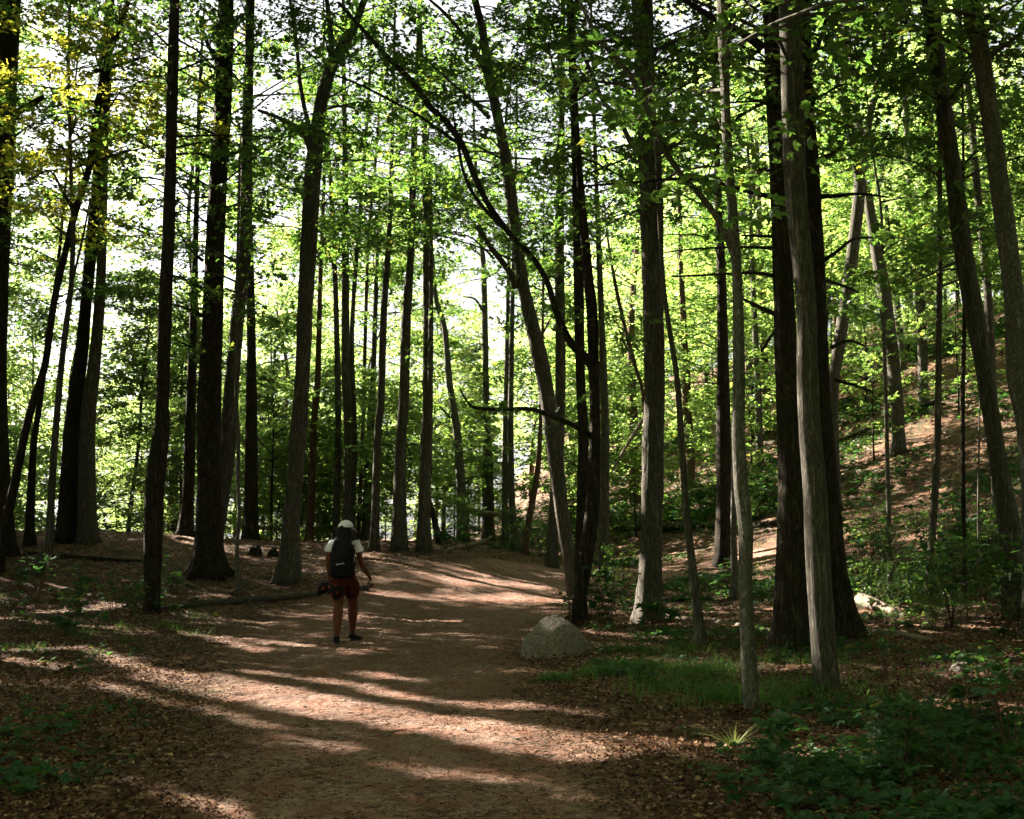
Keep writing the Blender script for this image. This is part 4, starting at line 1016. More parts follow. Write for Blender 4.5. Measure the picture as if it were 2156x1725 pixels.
log('fallen_log', 'brown rotting log lying in the litter beyond the flared oak foot', [(1800, 1332, 15), (1850, 1338, 17), (1900, 1342, 16), (1960, 1352, 12)], 'logs on the shaded floor')
log('fallen_log', 'dark slim log on the floor beyond the stout furrowed trunk', [(1395, 1267, 9), (1450, 1266, 9), (1480, 1262, 8)], 'logs on the shaded floor', m=BARK_DARK)
log('fallen_log', 'sunlit thin log lying along the litter before the oak pair', [(1400, 1300, 8), (1470, 1309, 9), (1550, 1318, 8), (1625, 1330, 6)], 'logs on the shaded floor')
log('fallen_log', 'pink sunlit end of a log beside the nearer oak', [(1625, 1226, 18), (1648, 1222, 18)], 'logs on the shaded floor')
GH = 'branches and logs lying on the slope'
HL = [('long dark log slanting down the upper slope', [(1765, 936, 9), (1850, 905, 10), (1920, 874, 10), (1972, 850, 9)], BARK_DARK),
      ('thin log below the long slanting one on the upper slope', [(1766, 932, 6), (1830, 915, 7), (1900, 907, 6)], DEAD),
      ('curling bare branch on the dim middle of the slope', [(1765, 1008, 4), (1800, 998, 6), (1850, 996, 5), (1900, 998, 3)], DEAD),
      ('short crooked branch below the curling one on the slope', [(1790, 1048, 3), (1840, 1052, 4), (1875, 1056, 3)], DEAD),
      ('paired thin logs meeting the nearer oak from the slope side', [(1560, 1062, 5), (1600, 1048, 6), (1640, 1034, 5)], DEAD),
      ('dark log level with the low leafy black trunk', [(1300, 1118, 8), (1400, 1117, 9), (1480, 1115, 8)], BARK_DARK),
      ('dark log at the nearer oak, above the gravel side trail', [(1580, 1112, 9), (1640, 1106, 10)], BARK_DARK),
      ('pale weathered log below the slope foot trunks', [(1420, 1052, 7), (1460, 1040, 9), (1500, 1034, 7)], DEAD),
      ('bleached branch pile piece high on the pink sunlit slope', [(1570, 945, 6), (1600, 940, 8), (1636, 936, 6)], DEAD)]
for lb, pts, mm in HL: log('fallen_branch', lb, [(a_, b_, c_ * 1.45) for a_, b_, c_ in pts], GH, m=mm, cat='branch')
rs = np.random.RandomState(31)
for i in range(90):
    X = rs.uniform(1260, 2140); top = 1040 - (X - 1260) * 0.42; Y = rs.uniform(top + 20, 1130)
    if i % 3 == 0: X = 1290 + rs.randn() * 90 + (i % 2) * 270; Y = 1075 - (i % 2) * 120 + rs.randn() * 35
    a = rs.uniform(-1, 1) * 0.6; Lp = rs.uniform(18, 75)
    log('fallen_branch', 'small weathered stick lying on the slope', [(X, Y, 4), (X + Lp * 0.5, Y - Lp * 0.5 * a + rs.uniform(-5, 5), 5), (X + Lp, Y - Lp * a, 2.5)], 'small sticks on the slope', cat='branch', seg=6)
for i in range(26):
    X = rs.uniform(100, 1900); Y = rs.uniform(1330, 1700); a = rs.uniform(-0.4, 0.4); Lp = rs.uniform(16, 60)
    log('fallen_twig', 'small twig lying on the floor near the viewer', [(X, Y, 2.2), (X + Lp * 0.5, Y - Lp * 0.5 * a + rs.uniform(-4, 4), 2.5), (X + Lp, Y - Lp * a, 1.2)], 'twigs on the near floor', cat='twig', seg=6)
def stump(label, X, Y, w, h):
    gp = ground(X, Y); r = w / FOC * gp[1] * 0.5; hh = h / FOC * gp[1]
    P = spline([(0, 0, -0.15, r * 1.1), (0.02, 0, hh * 0.5, r), (0.0, 0, hh, r * 0.85)], 0.05)
    V, F = tube(P, 18, flare=0.7, rough=0.05, seed=int(X), zbase=0)
    r_ = np.random.RandomState(int(X)); top = V[:, 2] > hh * 0.8
    V[top, 2] += r_.normal(0, hh * 0.12, top.sum())
    t = thing('stump', label, 'stump', tuple(gp), 'stumps on the bank'); link('trunk', raw_mesh('stump', V, F, [BARK_DARK], smooth=True), t)
for i in range(16):
    X = rs.uniform(60, 900); Y = rs.uniform(1165, 1240); a = rs.uniform(-0.4, 0.4); Lp = rs.uniform(20, 70)
    log('fallen_branch', 'dry stick lying among the litter of the bank', [(X, Y, 3.5), (X + Lp * 0.5, Y - Lp * 0.5 * a + rs.uniform(-4, 4), 4), (X + Lp, Y - Lp * a, 2)], 'dry sticks on the bank', cat='branch', seg=6)
stump('jagged low stump between the pale sapling and the forked trunk', 535, 1168, 15, 16)
stump('small broken stump leaning at the foot of the forked trunk', 572, 1172, 13, 15)

# ------------------------------------------------------------------ small growth: stuff nobody could count
def veg_ok(x, y): return path_d(x, y)
rs = np.random.RandomState(41)
def scatter(n, f, dmin=5.2, dmax=40, pw=1.0):
    u = rs.rand(n); d = (dmin ** (1 - pw + 1e-6) + u * (dmax ** (1 - pw + 1e-6) - dmin ** (1 - pw + 1e-6))) ** (1 / (1 - pw + 1e-6))
    x = d * rs.uniform(-0.47, 0.47, n)
    k = rs.rand(n) < f(x, d)
    x, d = x[k], d[k]
    return np.stack([x, d, hgt(x, d)], 1)
# leaf litter
def dens_l(x, y):
    p = path_d(x, y)
    return np.clip(0.30 + 0.8 * sstep(-0.9, 0.5, p) * (0.6 + 0.4 * wob(x, y, 1.3, 4)), 0, 1)
P = scatter(170000, dens_l, 5.0, 34, 0.7)
n = len(P); a = rs.rand(n) * 6.28
D = np.stack([np.cos(a), np.sin(a), rs.randn(n) * 0.25], 1); Nn = np.stack([rs.randn(n) * 0.45, rs.randn(n) * 0.45, np.ones(n)], 1)
feet = [(b_[0], b_[1], max(0.12, S_[2, 3] * 1.6)) for _, S_, b_, d_ in TRACED if d_ < 28] + [(cb[0], cb[1], bw * 0.52)]
B_ = []
for fx_, fy_, fr_ in feet:
    m_ = 260; a_ = rs.rand(m_) * 6.28; q_ = fr_ * (1 + np.abs(rs.randn(m_)) * 0.35); xx = fx_ + q_ * np.cos(a_); yy = fy_ + q_ * np.sin(a_) * (0.85 if fr_ > 0.25 else 1)
    B_.append(np.stack([xx, yy, hgt(xx, yy) + np.clip(0.05 - 0.12 * (q_ / fr_ - 1), 0, 0.05)], 1))
P = np.vstack([P] + B_); n = len(P); a = rs.rand(n) * 6.28
D = np.stack([np.cos(a), np.sin(a), rs.randn(n) * 0.3], 1); Nn = np.stack([rs.randn(n) * 0.5, rs.randn(n) * 0.5, np.ones(n)], 1)
P[:, 2] += 0.006 + np.abs(rs.randn(n)) * 0.008
pl = path_d(P[:, 0], P[:, 1])
V, F = leaves(P, D, Nn, rs.uniform(0.016, 0.055, n) * (0.4 + 0.6 * sstep(-0.6, 0.4, pl)), 1, cup=0.25)
m, nt, out = mat('dry_leaf')
gi = nt.nodes.new('ShaderNodeNewGeometry').outputs['Random Per Island']
c = ramp(nt, gi, [(0.0, (0.022, 0.013, 0.009)), (0.3, (0.060, 0.033, 0.020)), (0.6, (0.11, 0.06, 0.036)), (0.85, (0.20, 0.12, 0.075)), (1.0, (0.36, 0.26, 0.17))])
d_ = N_(nt, 'ShaderNodeBsdfDiffuse'); nt.links.new(c, d_.inputs[0]); tr = N_(nt, 'ShaderNodeBsdfTranslucent'); nt.links.new(c, tr.inputs[0])
mx = nt.nodes.new('ShaderNodeMixShader'); mx.inputs[0].default_value = 0.25; nt.links.new(d_.outputs[0], mx.inputs[1]); nt.links.new(tr.outputs[0], mx.inputs[2]); nt.links.new(mx.outputs[0], out.inputs[0])
DRY = m
o = link('leaf_litter', raw_mesh('leaf_litter', V, F, [DRY])); o['kind'] = 'stuff'; o['label'] = 'dry brown leaves scattered over the forest floor'
# needles, crumbs and twiglets
P = scatter(90000, lambda x, y: np.clip(0.75 * (0.55 + 0.6 * wob(x, y, 1.7, 2.0)), 0.1, 1), 5.0, 26, 0.9)
n = len(P); a = rs.rand(n) * 6.28; l_ = rs.uniform(0.02, 0.10, n); D = np.stack([np.cos(a), np.sin(a), rs.randn(n) * 0.12], 1)
P[:, 2] += 0.008
V, F = segs(P, P + D * l_[:, None], rs.uniform(0.0012, 0.003, n), 0.0009, 3)
o = link('needle_litter', raw_mesh('needle_litter', V, F, [DRY])); o['kind'] = 'stuff'; o['label'] = 'needles and tiny twigs scattered on the trail'
# pebbles pressed into the trail
P = scatter(900, lambda x, y: (path_d(x, y) < 0.6) * 1.0, 5.2, 24, 1.0); n = len(P)
oc = np.array([(1, 0, 0), (0, 1, 0), (-1, 0, 0), (0, -1, 0), (0.6, 0.6, 0.5), (-0.6, 0.6, 0.5), (-0.6, -0.6, 0.5), (0.6, -0.6, 0.5)])
of = np.array([(0, 1, 4, 4), (4, 5, 6, 7), (0, 4, 7, 3), (1, 2, 5, 4), (2, 3, 6, 5), (3, 7, 6, 6)]); of = np.array([(4, 5, 6, 7), (0, 1, 4, 7), (1, 2, 5, 4), (2, 3, 6, 5), (3, 0, 7, 6)])
V = P[:, None] + oc[None] * (rs.uniform(0.005, 0.02, n) * (1 + 1.2 * (rs.rand(n) > 0.93)))[:, None, None] * rs.uniform(0.6, 1.3, (n, 8, 3)); V[..., 2] += 0.003
o = link('pebbles', raw_mesh('pebbles', V.reshape(-1, 3), (np.arange(n)[:, None, None] * 8 + of[None]).reshape(-1, 4), [GRANITE])); o['kind'] = 'stuff'; o['label'] = 'small pebbles pressed into the trail'
# low green ground cover
def dens_g(x, y):
    p = path_d(x, y)
    side = np.where(x > -1 + 0 * y, 1.0, 0.25 * sstep(30, 22, y) + 0.55 * sstep(-1.2, 0, -np.abs(y - 22.5)) * (x < -4.5))
    return np.clip(sstep(0.2, 1.2, p) * side * sstep(0.05, 0.5, wob(x, y, 0.9, 2) + 0.15), 0, 1)
P = scatter(11000, dens_g, 5.5, 60, 0.9)
P2 = scatter(52000, lambda x, y: ((x > 2) & (path_d(x, y) > 0.5)) * np.clip(wob(x, y, 0.42, 1.3) * 1.7 + 0.2, 0, 0.9) * sstep(18, 26, y), 18, 62, 0.5)
P = np.vstack([P, P2])
k = 7; Pk = np.repeat(P, k, 0); n = len(Pk)
a = rs.rand(n) * 6.28; rr = rs.uniform(0.02, 0.14, n)
hz = rs.uniform(0.02, 0.12, n) * np.repeat(rs.uniform(0.4, 1.3, len(P)), k)
C = Pk + np.stack([np.cos(a) * rr, np.sin(a) * rr, hz], 1)
D = np.stack([np.cos(a), np.sin(a), rs.randn(n) * 0.3], 1); Nn = np.stack([rs.randn(n) * 0.35, rs.randn(n) * 0.35, np.ones(n)], 1)
V, F = leaves(C, D, Nn, rs.uniform(0.035, 0.085, n) * np.repeat(rs.uniform(0.6, 1.4, len(P)), k) * (1 + 0.9 * sstep(20, 40, Pk[:, 1])), 3)
A_ = Acc(); A_.add(V, F, 1); V, F = segs(Pk, C, 0.002, 0.0015, 3); A_.add(V, F, 0)
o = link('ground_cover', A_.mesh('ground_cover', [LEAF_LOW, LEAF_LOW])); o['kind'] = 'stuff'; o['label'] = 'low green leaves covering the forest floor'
# grass
def patch(X, Y, rx, ry, n, hmin, hmax):
    g_ = ground(X, Y); ang = rs.rand(n) * 6.28; q = np.sqrt(rs.rand(n)) * (1 + 0.25 * rs.randn(n))
    x = g_[0] + rx * q * np.cos(ang); y = g_[1] + ry * q * np.sin(ang)
    return np.stack([x, y, hgt(x, y), rs.uniform(hmin, hmax, n)], 1)
B = [patch(1215, 1432, 0.32, 0.28, 3600, 0.05, 0.14), patch(1262, 1420, 0.25, 0.2, 1200, 0.05, 0.12), patch(1330, 1415, 0.55, 0.9, 2200, 0.06, 0.18), patch(1420, 1420, 0.7, 1.0, 4200, 0.10, 0.26),
     patch(1480, 1470, 0.6, 0.7, 3600, 0.10, 0.26), patch(1400, 1370, 0.8, 0.8, 1800, 0.08, 0.2), patch(1600, 1470, 0.7, 0.6, 2600, 0.12, 0.28), patch(1700, 1480, 0.6, 0.5, 2000, 0.1, 0.26),
     patch(1650, 1400, 1.0, 0.8, 1500, 0.08, 0.2), patch(1850, 1450, 1.2, 0.9, 1600, 0.08, 0.2), patch(300, 1322, 1.2, 0.8, 1500, 0.06, 0.2), patch(220, 1345, 1.2, 0.5, 1400, 0.06, 0.18), patch(370, 1300, 0.8, 0.6, 700, 0.06, 0.2), patch(90, 1370, 1.0, 0.4, 500, 0.06, 0.15), patch(1570, 1140, 2.0, 1.2, 1500, 0.08, 0.2)]
B = np.vstack(B); B = B[rs.rand(len(B)) < np.clip(0.12 + 0.9 * wob(B[:, 0], B[:, 1], 3.4, 1.0) + 0.5 * wob(B[:, 0], B[:, 1], 9, 2.0), 0.03, 0.75)]; n = len(B); a = rs.rand(n) * 6.28; B[:, 3] *= rs.uniform(0.5, 1.0, n); lean = rs.uniform(0.3, 1.7, n) * B[:, 3]
p0 = B[:, :3]; p1 = p0 + np.stack([np.cos(a) * lean * 0.4, np.sin(a) * lean * 0.4, B[:, 3] * 0.62], 1); p2 = p0 + np.stack([np.cos(a) * lean * 1.1, np.sin(a) * lean * 1.1, B[:, 3] * rs.uniform(0.6, 1.0, n)], 1)
wd = np.stack([-np.sin(a), np.cos(a), 0 * a], 1) * rs.uniform(0.0025, 0.0045, n)[:, None]
V = np.stack([p0 - wd, p0 + wd, p1 + wd * 0.8, p1 - wd * 0.8, p2 + wd * 0.15, p2 - wd * 0.15], 1).reshape(-1, 3)
F = (np.arange(n)[:, None, None] * 6 + np.array([[0, 1, 2, 3], [3, 2, 4, 5]])[None]).reshape(-1, 4)
o = link('grass', raw_mesh('grass', V, F, [GRASSM])); o['kind'] = 'stuff'; o['label'] = 'fine green woodland grass in patches'

# ------------------------------------------------------------------ seedlings, shrubs, tussock
def seedling_mesh(seed, h, nl, L, lobes=3):
    r_ = np.random.RandomState(seed); S_ = Acc(); Lf = Acc()
    n = max(2, nl // 6)
    for s in range(n):
        a = r_.rand() * 6.28; le = h * r_.uniform(0.15, 0.5) * (0 if n == 1 else 1)
        Q = [(0, 0, -0.03, 0.006), (cos(a) * le * 0.4, sin(a) * le * 0.4, h * 0.5, 0.004), (cos(a) * le, sin(a) * le, h * r_.uniform(0.8, 1.1), 0.002)]
        s_ = spline(Q, 0.06); V, F = tube(s_, 5, cap=False); S_.add(V, F)
        m_ = nl // n; t = r_.uniform(0.4, 1.0, m_) ** 0.7; P = s_[(t * (len(s_) - 1)).astype(int), :3]
        b = r_.rand(m_) * 6.28; pet = r_.uniform(0.03, 0.09, m_) * (0.5 + h)
        C = P + np.stack([np.cos(b) * pet, np.sin(b) * pet, pet * 0.35], 1)
        V, F = segs(P, C, 0.0018, 0.0014, 3); S_.add(V, F)
        D = np.stack([np.cos(b), np.sin(b), -0.15 + 0.2 * r_.randn(m_)], 1); Nn = np.stack([0.3 * r_.randn(m_), 0.3 * r_.randn(m_), np.ones(m_)], 1)
        V, F = leaves(C, D, Nn, L * r_.uniform(0.6, 1.2, m_), lobes, cup=0.08); Lf.add(V, F)
    return S_.mesh('stem', [BARK_WARM]), Lf.mesh('foliage', [LEAF_LOW])
SEED = [seedling_mesh(i, [0.28, 0.4, 0.55, 0.35, 0.7, 0.22][i], [12, 18, 30, 22, 40, 10][i], [0.10, 0.12, 0.11, 0.14, 0.10, 0.09][i], 3) for i in range(6)]
def plant(name, label, X, Y, k, s, group, cat='plant'):
    g_ = ground(X, Y)
    if path_d(g_[0], g_[1]) < 0.25: return
    t = thing(name, label, cat, tuple(g_), group, rz=rs.uniform(0, 6.28)); t.scale = (s, s, s)
    link('stem', SEED[k][0], t); link('foliage', SEED[k][1], t)
rs = np.random.RandomState(51)
for i in range(46):
    u = rs.rand()
    X = rs.uniform(1480, 2200); Y = 1340 + (rs.rand() ** 0.8) * 420
    if X < 1750 and Y > 1530 and rs.rand() < 0.5: X += 300
    if X < 1560 and Y > 1500: continue
    plant('maple_seedling', 'broad leaved seedling in the dim undergrowth beside the near trail', X, Y, rs.randint(6), rs.uniform(0.35, 0.75), 'seedlings in the dim near undergrowth')
for i in range(40):
    X = rs.uniform(1250, 1640); Y = rs.uniform(1195, 1330)
    plant('woodland_plant', 'low leafy plant on the floor around the grey trunks', X, Y, rs.randint(6), rs.uniform(0.8, 1.5), 'low plants round the grey trunks')
for i in range(34):
    X = rs.uniform(40, 430); Y = rs.uniform(1235, 1350)
    plant('woodland_plant', 'small bright plant at the foot of the bank', X, Y, rs.randint(6), rs.uniform(0.7, 1.3), 'small plants at the foot of the bank')
for i in range(30):
    X = rs.uniform(930, 1300); Y = rs.uniform(1100, 1190)
    plant('woodland_plant', 'leafy plant growing round the fallen tangle', X, Y, rs.randint(6), rs.uniform(1.4, 2.6), 'plants round the fallen tangle')
for X, Y, s in ((1180, 1262, 1.2), (1150, 1290, 0.9), (1200, 1300, 0.9)):
    plant('woodland_plant', 'leafy sprig growing at the foot of the twin stems', X, Y, 2, s, 'sprigs at the twin stems')
def shrub(label, X, Y, s, k, group, name='shrub'):
    g_ = ground(X, Y); t = thing(name, label, 'shrub', tuple(g_), group, rz=rs.uniform(0, 6.28)); t.scale = (s, s, s)
    link('stem', stem_mesh('bushstem', 1.7, 0.012), t); link('crown', lib_crown('bush%d' % k), t)
for i in range(16):
    X = rs.uniform(1800, 2190); Y = rs.uniform(1200, 1345)
    shrub('leafy shrub in the thicket below the slope', X, Y, rs.uniform(0.3, 0.6), i % 4, 'thicket below the slope')
for i in range(16):
    X = rs.uniform(1240, 2150); top = 1110 - (X - 1240) * 0.40; Y = rs.uniform(top, 1150)
    shrub('small leafy bush scattered on the open slope', X, Y, rs.uniform(0.25, 0.5), i % 4, 'bushes on the open slope')
for i in range(20):
    X = rs.uniform(560, 1300); Y = rs.uniform(1115, 1150)
    d = rs.uniform(34, 44); x = (X - 1078) / FOC * d
    if path_d(x, d) < 1: continue
    t = thing('shrub', 'low bright bush along the crest beyond the trail', 'shrub', (x, d, H(x, d)), 'bushes along the crest beyond the trail', rz=rs.uniform(0, 6)); s = rs.uniform(0.35, 0.7); t.scale = (s, s, s)
    link('stem', stem_mesh('bushstem', 1.7, 0.012), t); link('crown', lib_crown('bush%d' % (i % 4)), t)
shrub('airy fern like bush between the two grey trunks', 1312, 1262, 0.45, 1, None)
for i in range(26):
    X = rs.uniform(1790, 2170); Y = rs.uniform(1150, 1330)
    plant('tall_seedling', 'tall open seedling among the stems below the slope', X, Y, (2, 4)[i % 2], rs.uniform(1.2, 2.2), 'tall seedlings below the slope')
for X, Y, k_, s_, lb in ((2128, 1600, 4, 1.0, 'knee high broad leaved plant at the corner under the shaggy leaning tree'), (2060, 1540, 2, 1.0, 'spreading broad leaved plant beside the knee high one'), (1640, 1600, 3, 1.0, 'low dark leafed sprig just past the pale tussock')):
    plant('broad_leaved_plant', lb, X, Y, k_, s_, None)
# the pale tussock at the trail edge
g_ = ground(1545, 1578); n = 48; a = rs.rand(n) * 6.28; L_ = rs.uniform(0.12, 0.32, n); ln = rs.uniform(0.6, 1.5, n)
ts = np.linspace(0, 1, 5)
p = g_[None, None] * 0 + np.stack([np.cos(a)[:, None] * ts * (L_ * ln)[:, None], np.sin(a)[:, None] * ts * (L_ * ln)[:, None], (ts - 0.45 * ln[:, None] * ts ** 2)[:, :] * L_[:, None]], -1)
wd = np.stack([-np.sin(a), np.cos(a), 0 * a], 1)[:, None] * (0.006 * (1 - ts * 0.85))[None, :, None]
V = np.stack([p - wd, p + wd], 2).reshape(-1, 3); F = []
bi = np.arange(n)[:, None] * 10 + np.arange(4)[None] * 2
F = np.stack([bi, bi + 1, bi + 3, bi + 2], -1).reshape(-1, 4)
t = thing('grass_tussock', 'pale arching tussock at the foot of the knobbly trunk', 'grass tuft', tuple(g_)); link('blades', raw_mesh('blades', V, F, [TUSS]), t)

# ------------------------------------------------------------------ the walker
def skin(name, chains, mats=None, sub=2):
    """chains: list of lists of (x,y,z,r[,ry]); chains whose first point repeats an earlier one join it.  Returns an evaluated mesh."""
    me = bpy.data.meshes.new(name + '_sk'); pts = []; rad = []; ed = []; key = {}
    for ch in chains:
        prev = None
        for p in ch:
            k = tuple(round(c, 4) for c in p[:3])
            if k not in key:
                key[k] = len(pts); pts.append(p[:3]); rad.append((p[3], p[4] if len(p) > 4 else p[3]))
            i = key[k]
            if prev is not None and prev != i: ed.append((prev, i))
            prev = i
    me.from_pydata(pts, ed, []); o = bpy.data.objects.new(name + '_sk', me); COL.objects.link(o)
    sk = o.modifiers.new('s', 'SKIN'); sk.use_smooth_shade = True
    for i, (a, b) in enumerate(rad): me.skin_vertices[0].data[i].radius = (a * 1.13, b * 1.13)
    me.skin_vertices[0].data[0].use_root = True
    ss = o.modifiers.new('d', 'SUBSURF'); ss.levels = sub; ss.render_levels = sub
    dg = bpy.context.evaluated_depsgraph_get(); ev = o.evaluated_get(dg); nm = bpy.data.meshes.new_from_object(ev)
    bpy.data.objects.remove(o, do_unlink=True); nm.name = name
    for p in nm.polygons: p.use_smooth = True
    nm.materials.clear()
    for m in (mats or []): nm.materials.append(m)
    return nm
def join(name, meshes, mats):
    bm = bmesh.new()
    for me in meshes: bm.from_mesh(me)
    o = bpy.data.meshes.new(name); bm.to_mesh(o); bm.free()
    for m in mats: o.materials.append(m)
    for p in o.polygons: p.use_smooth = True
    return o
SKIN = simple('skin', (0.10, 0.034, 0.02), 0.55, 0.08); HAIRM = simple('hair', (0.006, 0.005, 0.005), 0.6, 0.3, 60, 0.5, 0.004)
WHITE = simple('white_cotton', (0.80, 0.79, 0.93), 0.9, 0.05, 12, 0.4, 0.01); RED = simple('dark_red_cloth', (0.06, 0.012, 0.008), 0.9, 0.25, 14, 0.4, 0.01)
BLACKN = simple('black_nylon', (0.006, 0.006, 0.007), 0.75, 0.3, 20, 0.4, 0.006); SHOE = simple('shoe_black', (0.015, 0.016, 0.018), 0.7, 0.3, 30, 0.3, 0.004)
SOLE = simple('sole', (0.05, 0.05, 0.05), 0.8); EYEM = simple('eye', (0.03, 0.02, 0.02), 0.2, 0.1)
fp = ground(705, 1357)
PX, PY = (722 - 1078) / FOC * fp[1], fp[1]
ppl = thing('person', 'walker seen from behind in white cap with black backpack and dark red shorts', 'person', (PX, PY, H(PX, PY)))
# body: x to the picture's right, y away from the viewer, z up
PEL = (0.005, 0.22, 0.93, 0.145, 0.105)
LK = (-0.055, 0.13, 0.50, 0.064); RK = (0.105, 0.42, 0.52, 0.064)
body = [[PEL, (0.0, 0.23, 1.05, 0.125, 0.09), (0.0, 0.24, 1.20, 0.145, 0.095), (0.0, 0.235, 1.33, 0.155, 0.085), (0.0, 0.23, 1.405, 0.075, 0.06), (0.005, 0.235, 1.46, 0.048), (0.012, 0.245, 1.52, 0.068, 0.07), (0.018, 0.255, 1.585, 0.078, 0.088), (0.018, 0.255, 1.635, 0.06, 0.07)],
        [PEL, (-0.075, 0.19, 0.83, 0.092), (-0.065, 0.16, 0.68, 0.078), LK, (-0.055, 0.075, 0.38, 0.068), (-0.052, 0.01, 0.24, 0.052), (-0.05, -0.035, 0.11, 0.036), (-0.05, -0.04, 0.05, 0.034), (-0.06, 0.05, 0.035, 0.03)],
        [PEL, (0.09, 0.27, 0.83, 0.092), (0.10, 0.35, 0.68, 0.078), RK, (0.105, 0.43, 0.40, 0.068), (0.10, 0.45, 0.25, 0.052), (0.10, 0.47, 0.12, 0.036), (0.105, 0.48, 0.05, 0.034), (0.15, 0.55, 0.03, 0.03)],
        [(0.0, 0.235, 1.33, 0.155, 0.085), (-0.165, 0.235, 1.355, 0.052), (-0.205, 0.225, 1.26, 0.043), (-0.215, 0.20, 1.10, 0.037), (-0.20, 0.23, 0.98, 0.034), (-0.195, 0.27, 0.88, 0.024), (-0.20, 0.29, 0.82, 0.030, 0.018)],
        [(0.0, 0.235, 1.33, 0.155, 0.085), (0.165, 0.235, 1.355, 0.052), (0.20, 0.235, 1.26, 0.043), (0.235, 0.23, 1.11, 0.037), (0.30, 0.25, 0.99, 0.034), (0.355, 0.28, 0.90, 0.023), (0.375, 0.29, 0.845, 0.030, 0.018)]]
bmesh_ = [skin('body', body)]
def hand(o, dx, dz, dy, curl, sg):
    ch = []
    for i, (off, ln) in enumerate(((-0.026, 0.068), (-0.009, 0.076), (0.009, 0.071), (0.025, 0.056))):
        b = np.array(o) + np.array((off * 0.75, off * 0.5, -0.02)); d1 = unit(np.array((dx, dy, dz), float)); d2 = unit(d1 + np.array((-sg * curl, -curl * 0.4, 0))); d3 = unit(d1 + np.array((-sg * curl * 2.4, -curl * 0.8, 0)))
        p1 = b + d1 * ln * 0.45; p2 = p1 + d2 * ln * 0.32; p3 = p2 + d3 * ln * 0.26
        ch.append(skin('f', [[(*b, 0.0095), (*p1, 0.0085), (*p2, 0.0078), (*p3, 0.006)]], sub=1))
    b = np.array(o) + np.array((-sg * 0.022, 0.012, 0.01)); p1 = b + np.array((-sg * 0.022, 0.02, -0.026)); p2 = p1 + np.array((-sg * 0.004, 0.012, -0.026))
    ch.append(skin('f', [[(*b, 0.012), (*p1, 0.010), (*p2, 0.0075)]], sub=1))
    return ch
bmesh_ += hand((0.378, 0.292, 0.835), 0.12, -1, 0.1, 0.3, 1)
bmesh_ += hand((-0.20, 0.292, 0.815), 0.0, -1, 0.0, 0.9, -1)
# nose, brow, ears of a face turned forward and a little to the side
fd = np.array((0.55, 0.83, 0.0)); sd_ = np.array((0.83, -0.55, 0.0)); hc = np.array((0.018, 0.255, 1.565))
bmesh_.append(skin('nose', [[(*(hc + fd * 0.072 + (0, 0, 0.022)), 0.009), (*(hc + fd * 0.092 + (0, 0, -0.004)), 0.011), (*(hc + fd * 0.082 + (0, 0, -0.014)), 0.010)]], sub=1))
bmesh_.append(skin('lips', [[(*(hc + fd * 0.078 - sd_ * 0.02 + (0, 0, -0.038)), 0.005), (*(hc + fd * 0.086 + (0, 0, -0.036)), 0.007), (*(hc + fd * 0.078 + sd_ * 0.02 + (0, 0, -0.038)), 0.005)]], sub=1))
for sg in (1, -1): bmesh_.append(skin('ear', [[(*(hc + sd_ * sg * 0.074 + (0, 0, 0.018)), 0.012, 0.007), (*(hc + sd_ * sg * 0.078 + (0, 0, -0.012)), 0.010, 0.006)]], sub=1))
link('body', join('body', bmesh_, [SKIN]), ppl)
def ball(c, r, sc=(1, 1, 1)):
    bm = bmesh.new(); bmesh.ops.create_uvsphere(bm, u_segments=20, v_segments=12, radius=r)
    for v in bm.verts: v.co = Vector((v.co.x * sc[0] + c[0], v.co.y * sc[1] + c[1], v.co.z * sc[2] + c[2]))
    me = bpy.data.meshes.new('b'); bm.to_mesh(me); bm.free(); return me
for sg in (1, -1): link('eye', join('eye', [ball(hc + fd * 0.07 + sd_ * sg * 0.03 + (0, 0, 0.012), 0.011)], [EYEM]), ppl)
# hair: long and loose over the back
link('hair', join('hair', [skin('hair', [[(0.016, 0.245, 1.61, 0.085, 0.09), (0.008, 0.21, 1.54, 0.105, 0.095), (0.0, 0.17, 1.46, 0.115, 0.075), (-0.008, 0.10, 1.37, 0.135, 0.06), (-0.008, 0.03, 1.28, 0.135, 0.05), (-0.01, -0.01, 1.18, 0.11, 0.04), (-0.015, -0.03, 1.10, 0.06, 0.025)]])], [HAIRM]), ppl)
# cap with a back opening and a brim to the side she looks
def cap():
    bm = bmesh.new(); bmesh.ops.create_uvsphere(bm, u_segments=32, v_segments=20, radius=1)
    dele = [v for v in bm.verts if v.co.z < -0.12]; bmesh.ops.delete(bm, geom=dele, context='VERTS')
    for v in bm.verts:
        z = v.co.z; k = 1 + 0.02 * noise.noise(v.co * 5)
        v.co = Vector((v.co.x * 0.108 * k, v.co.y * 0.115 * k, max(z, -0.12) * 0.102 * k))
    # brim
    rows = []
    for i in range(6):
        t = i / 5; row = []
        for j in range(13):
            a = radians(-58 + 116 * j / 12); w = cos(a * 0.9)
            r0 = 0.100; r1 = r0 + 0.085 * t * (0.35 + 0.65 * w)
            p = fd * (cos(a) * r1) + sd_ * (sin(a) * (r0 + 0.01 * t)); row.append(bm.verts.new((p[0], p[1], -0.012 - 0.012 * t - 0.018 * (1 - w) + 0.0)))
        rows.append(row)
    for i in range(5):
        for j in range(12): bm.faces.new((rows[i][j], rows[i][j + 1], rows[i + 1][j + 1], rows[i + 1][j]))
    bmesh.ops.solidify(bm, geom=bm.faces[:], thickness=0.003)
    me = bpy.data.meshes.new('cap'); bm.to_mesh(me); bm.free()
    for v in me.vertices: v.co += Vector((0.018, 0.245, 1.588))
    return me
cp = link('cap', join('cap', [cap()], [WHITE]), ppl)
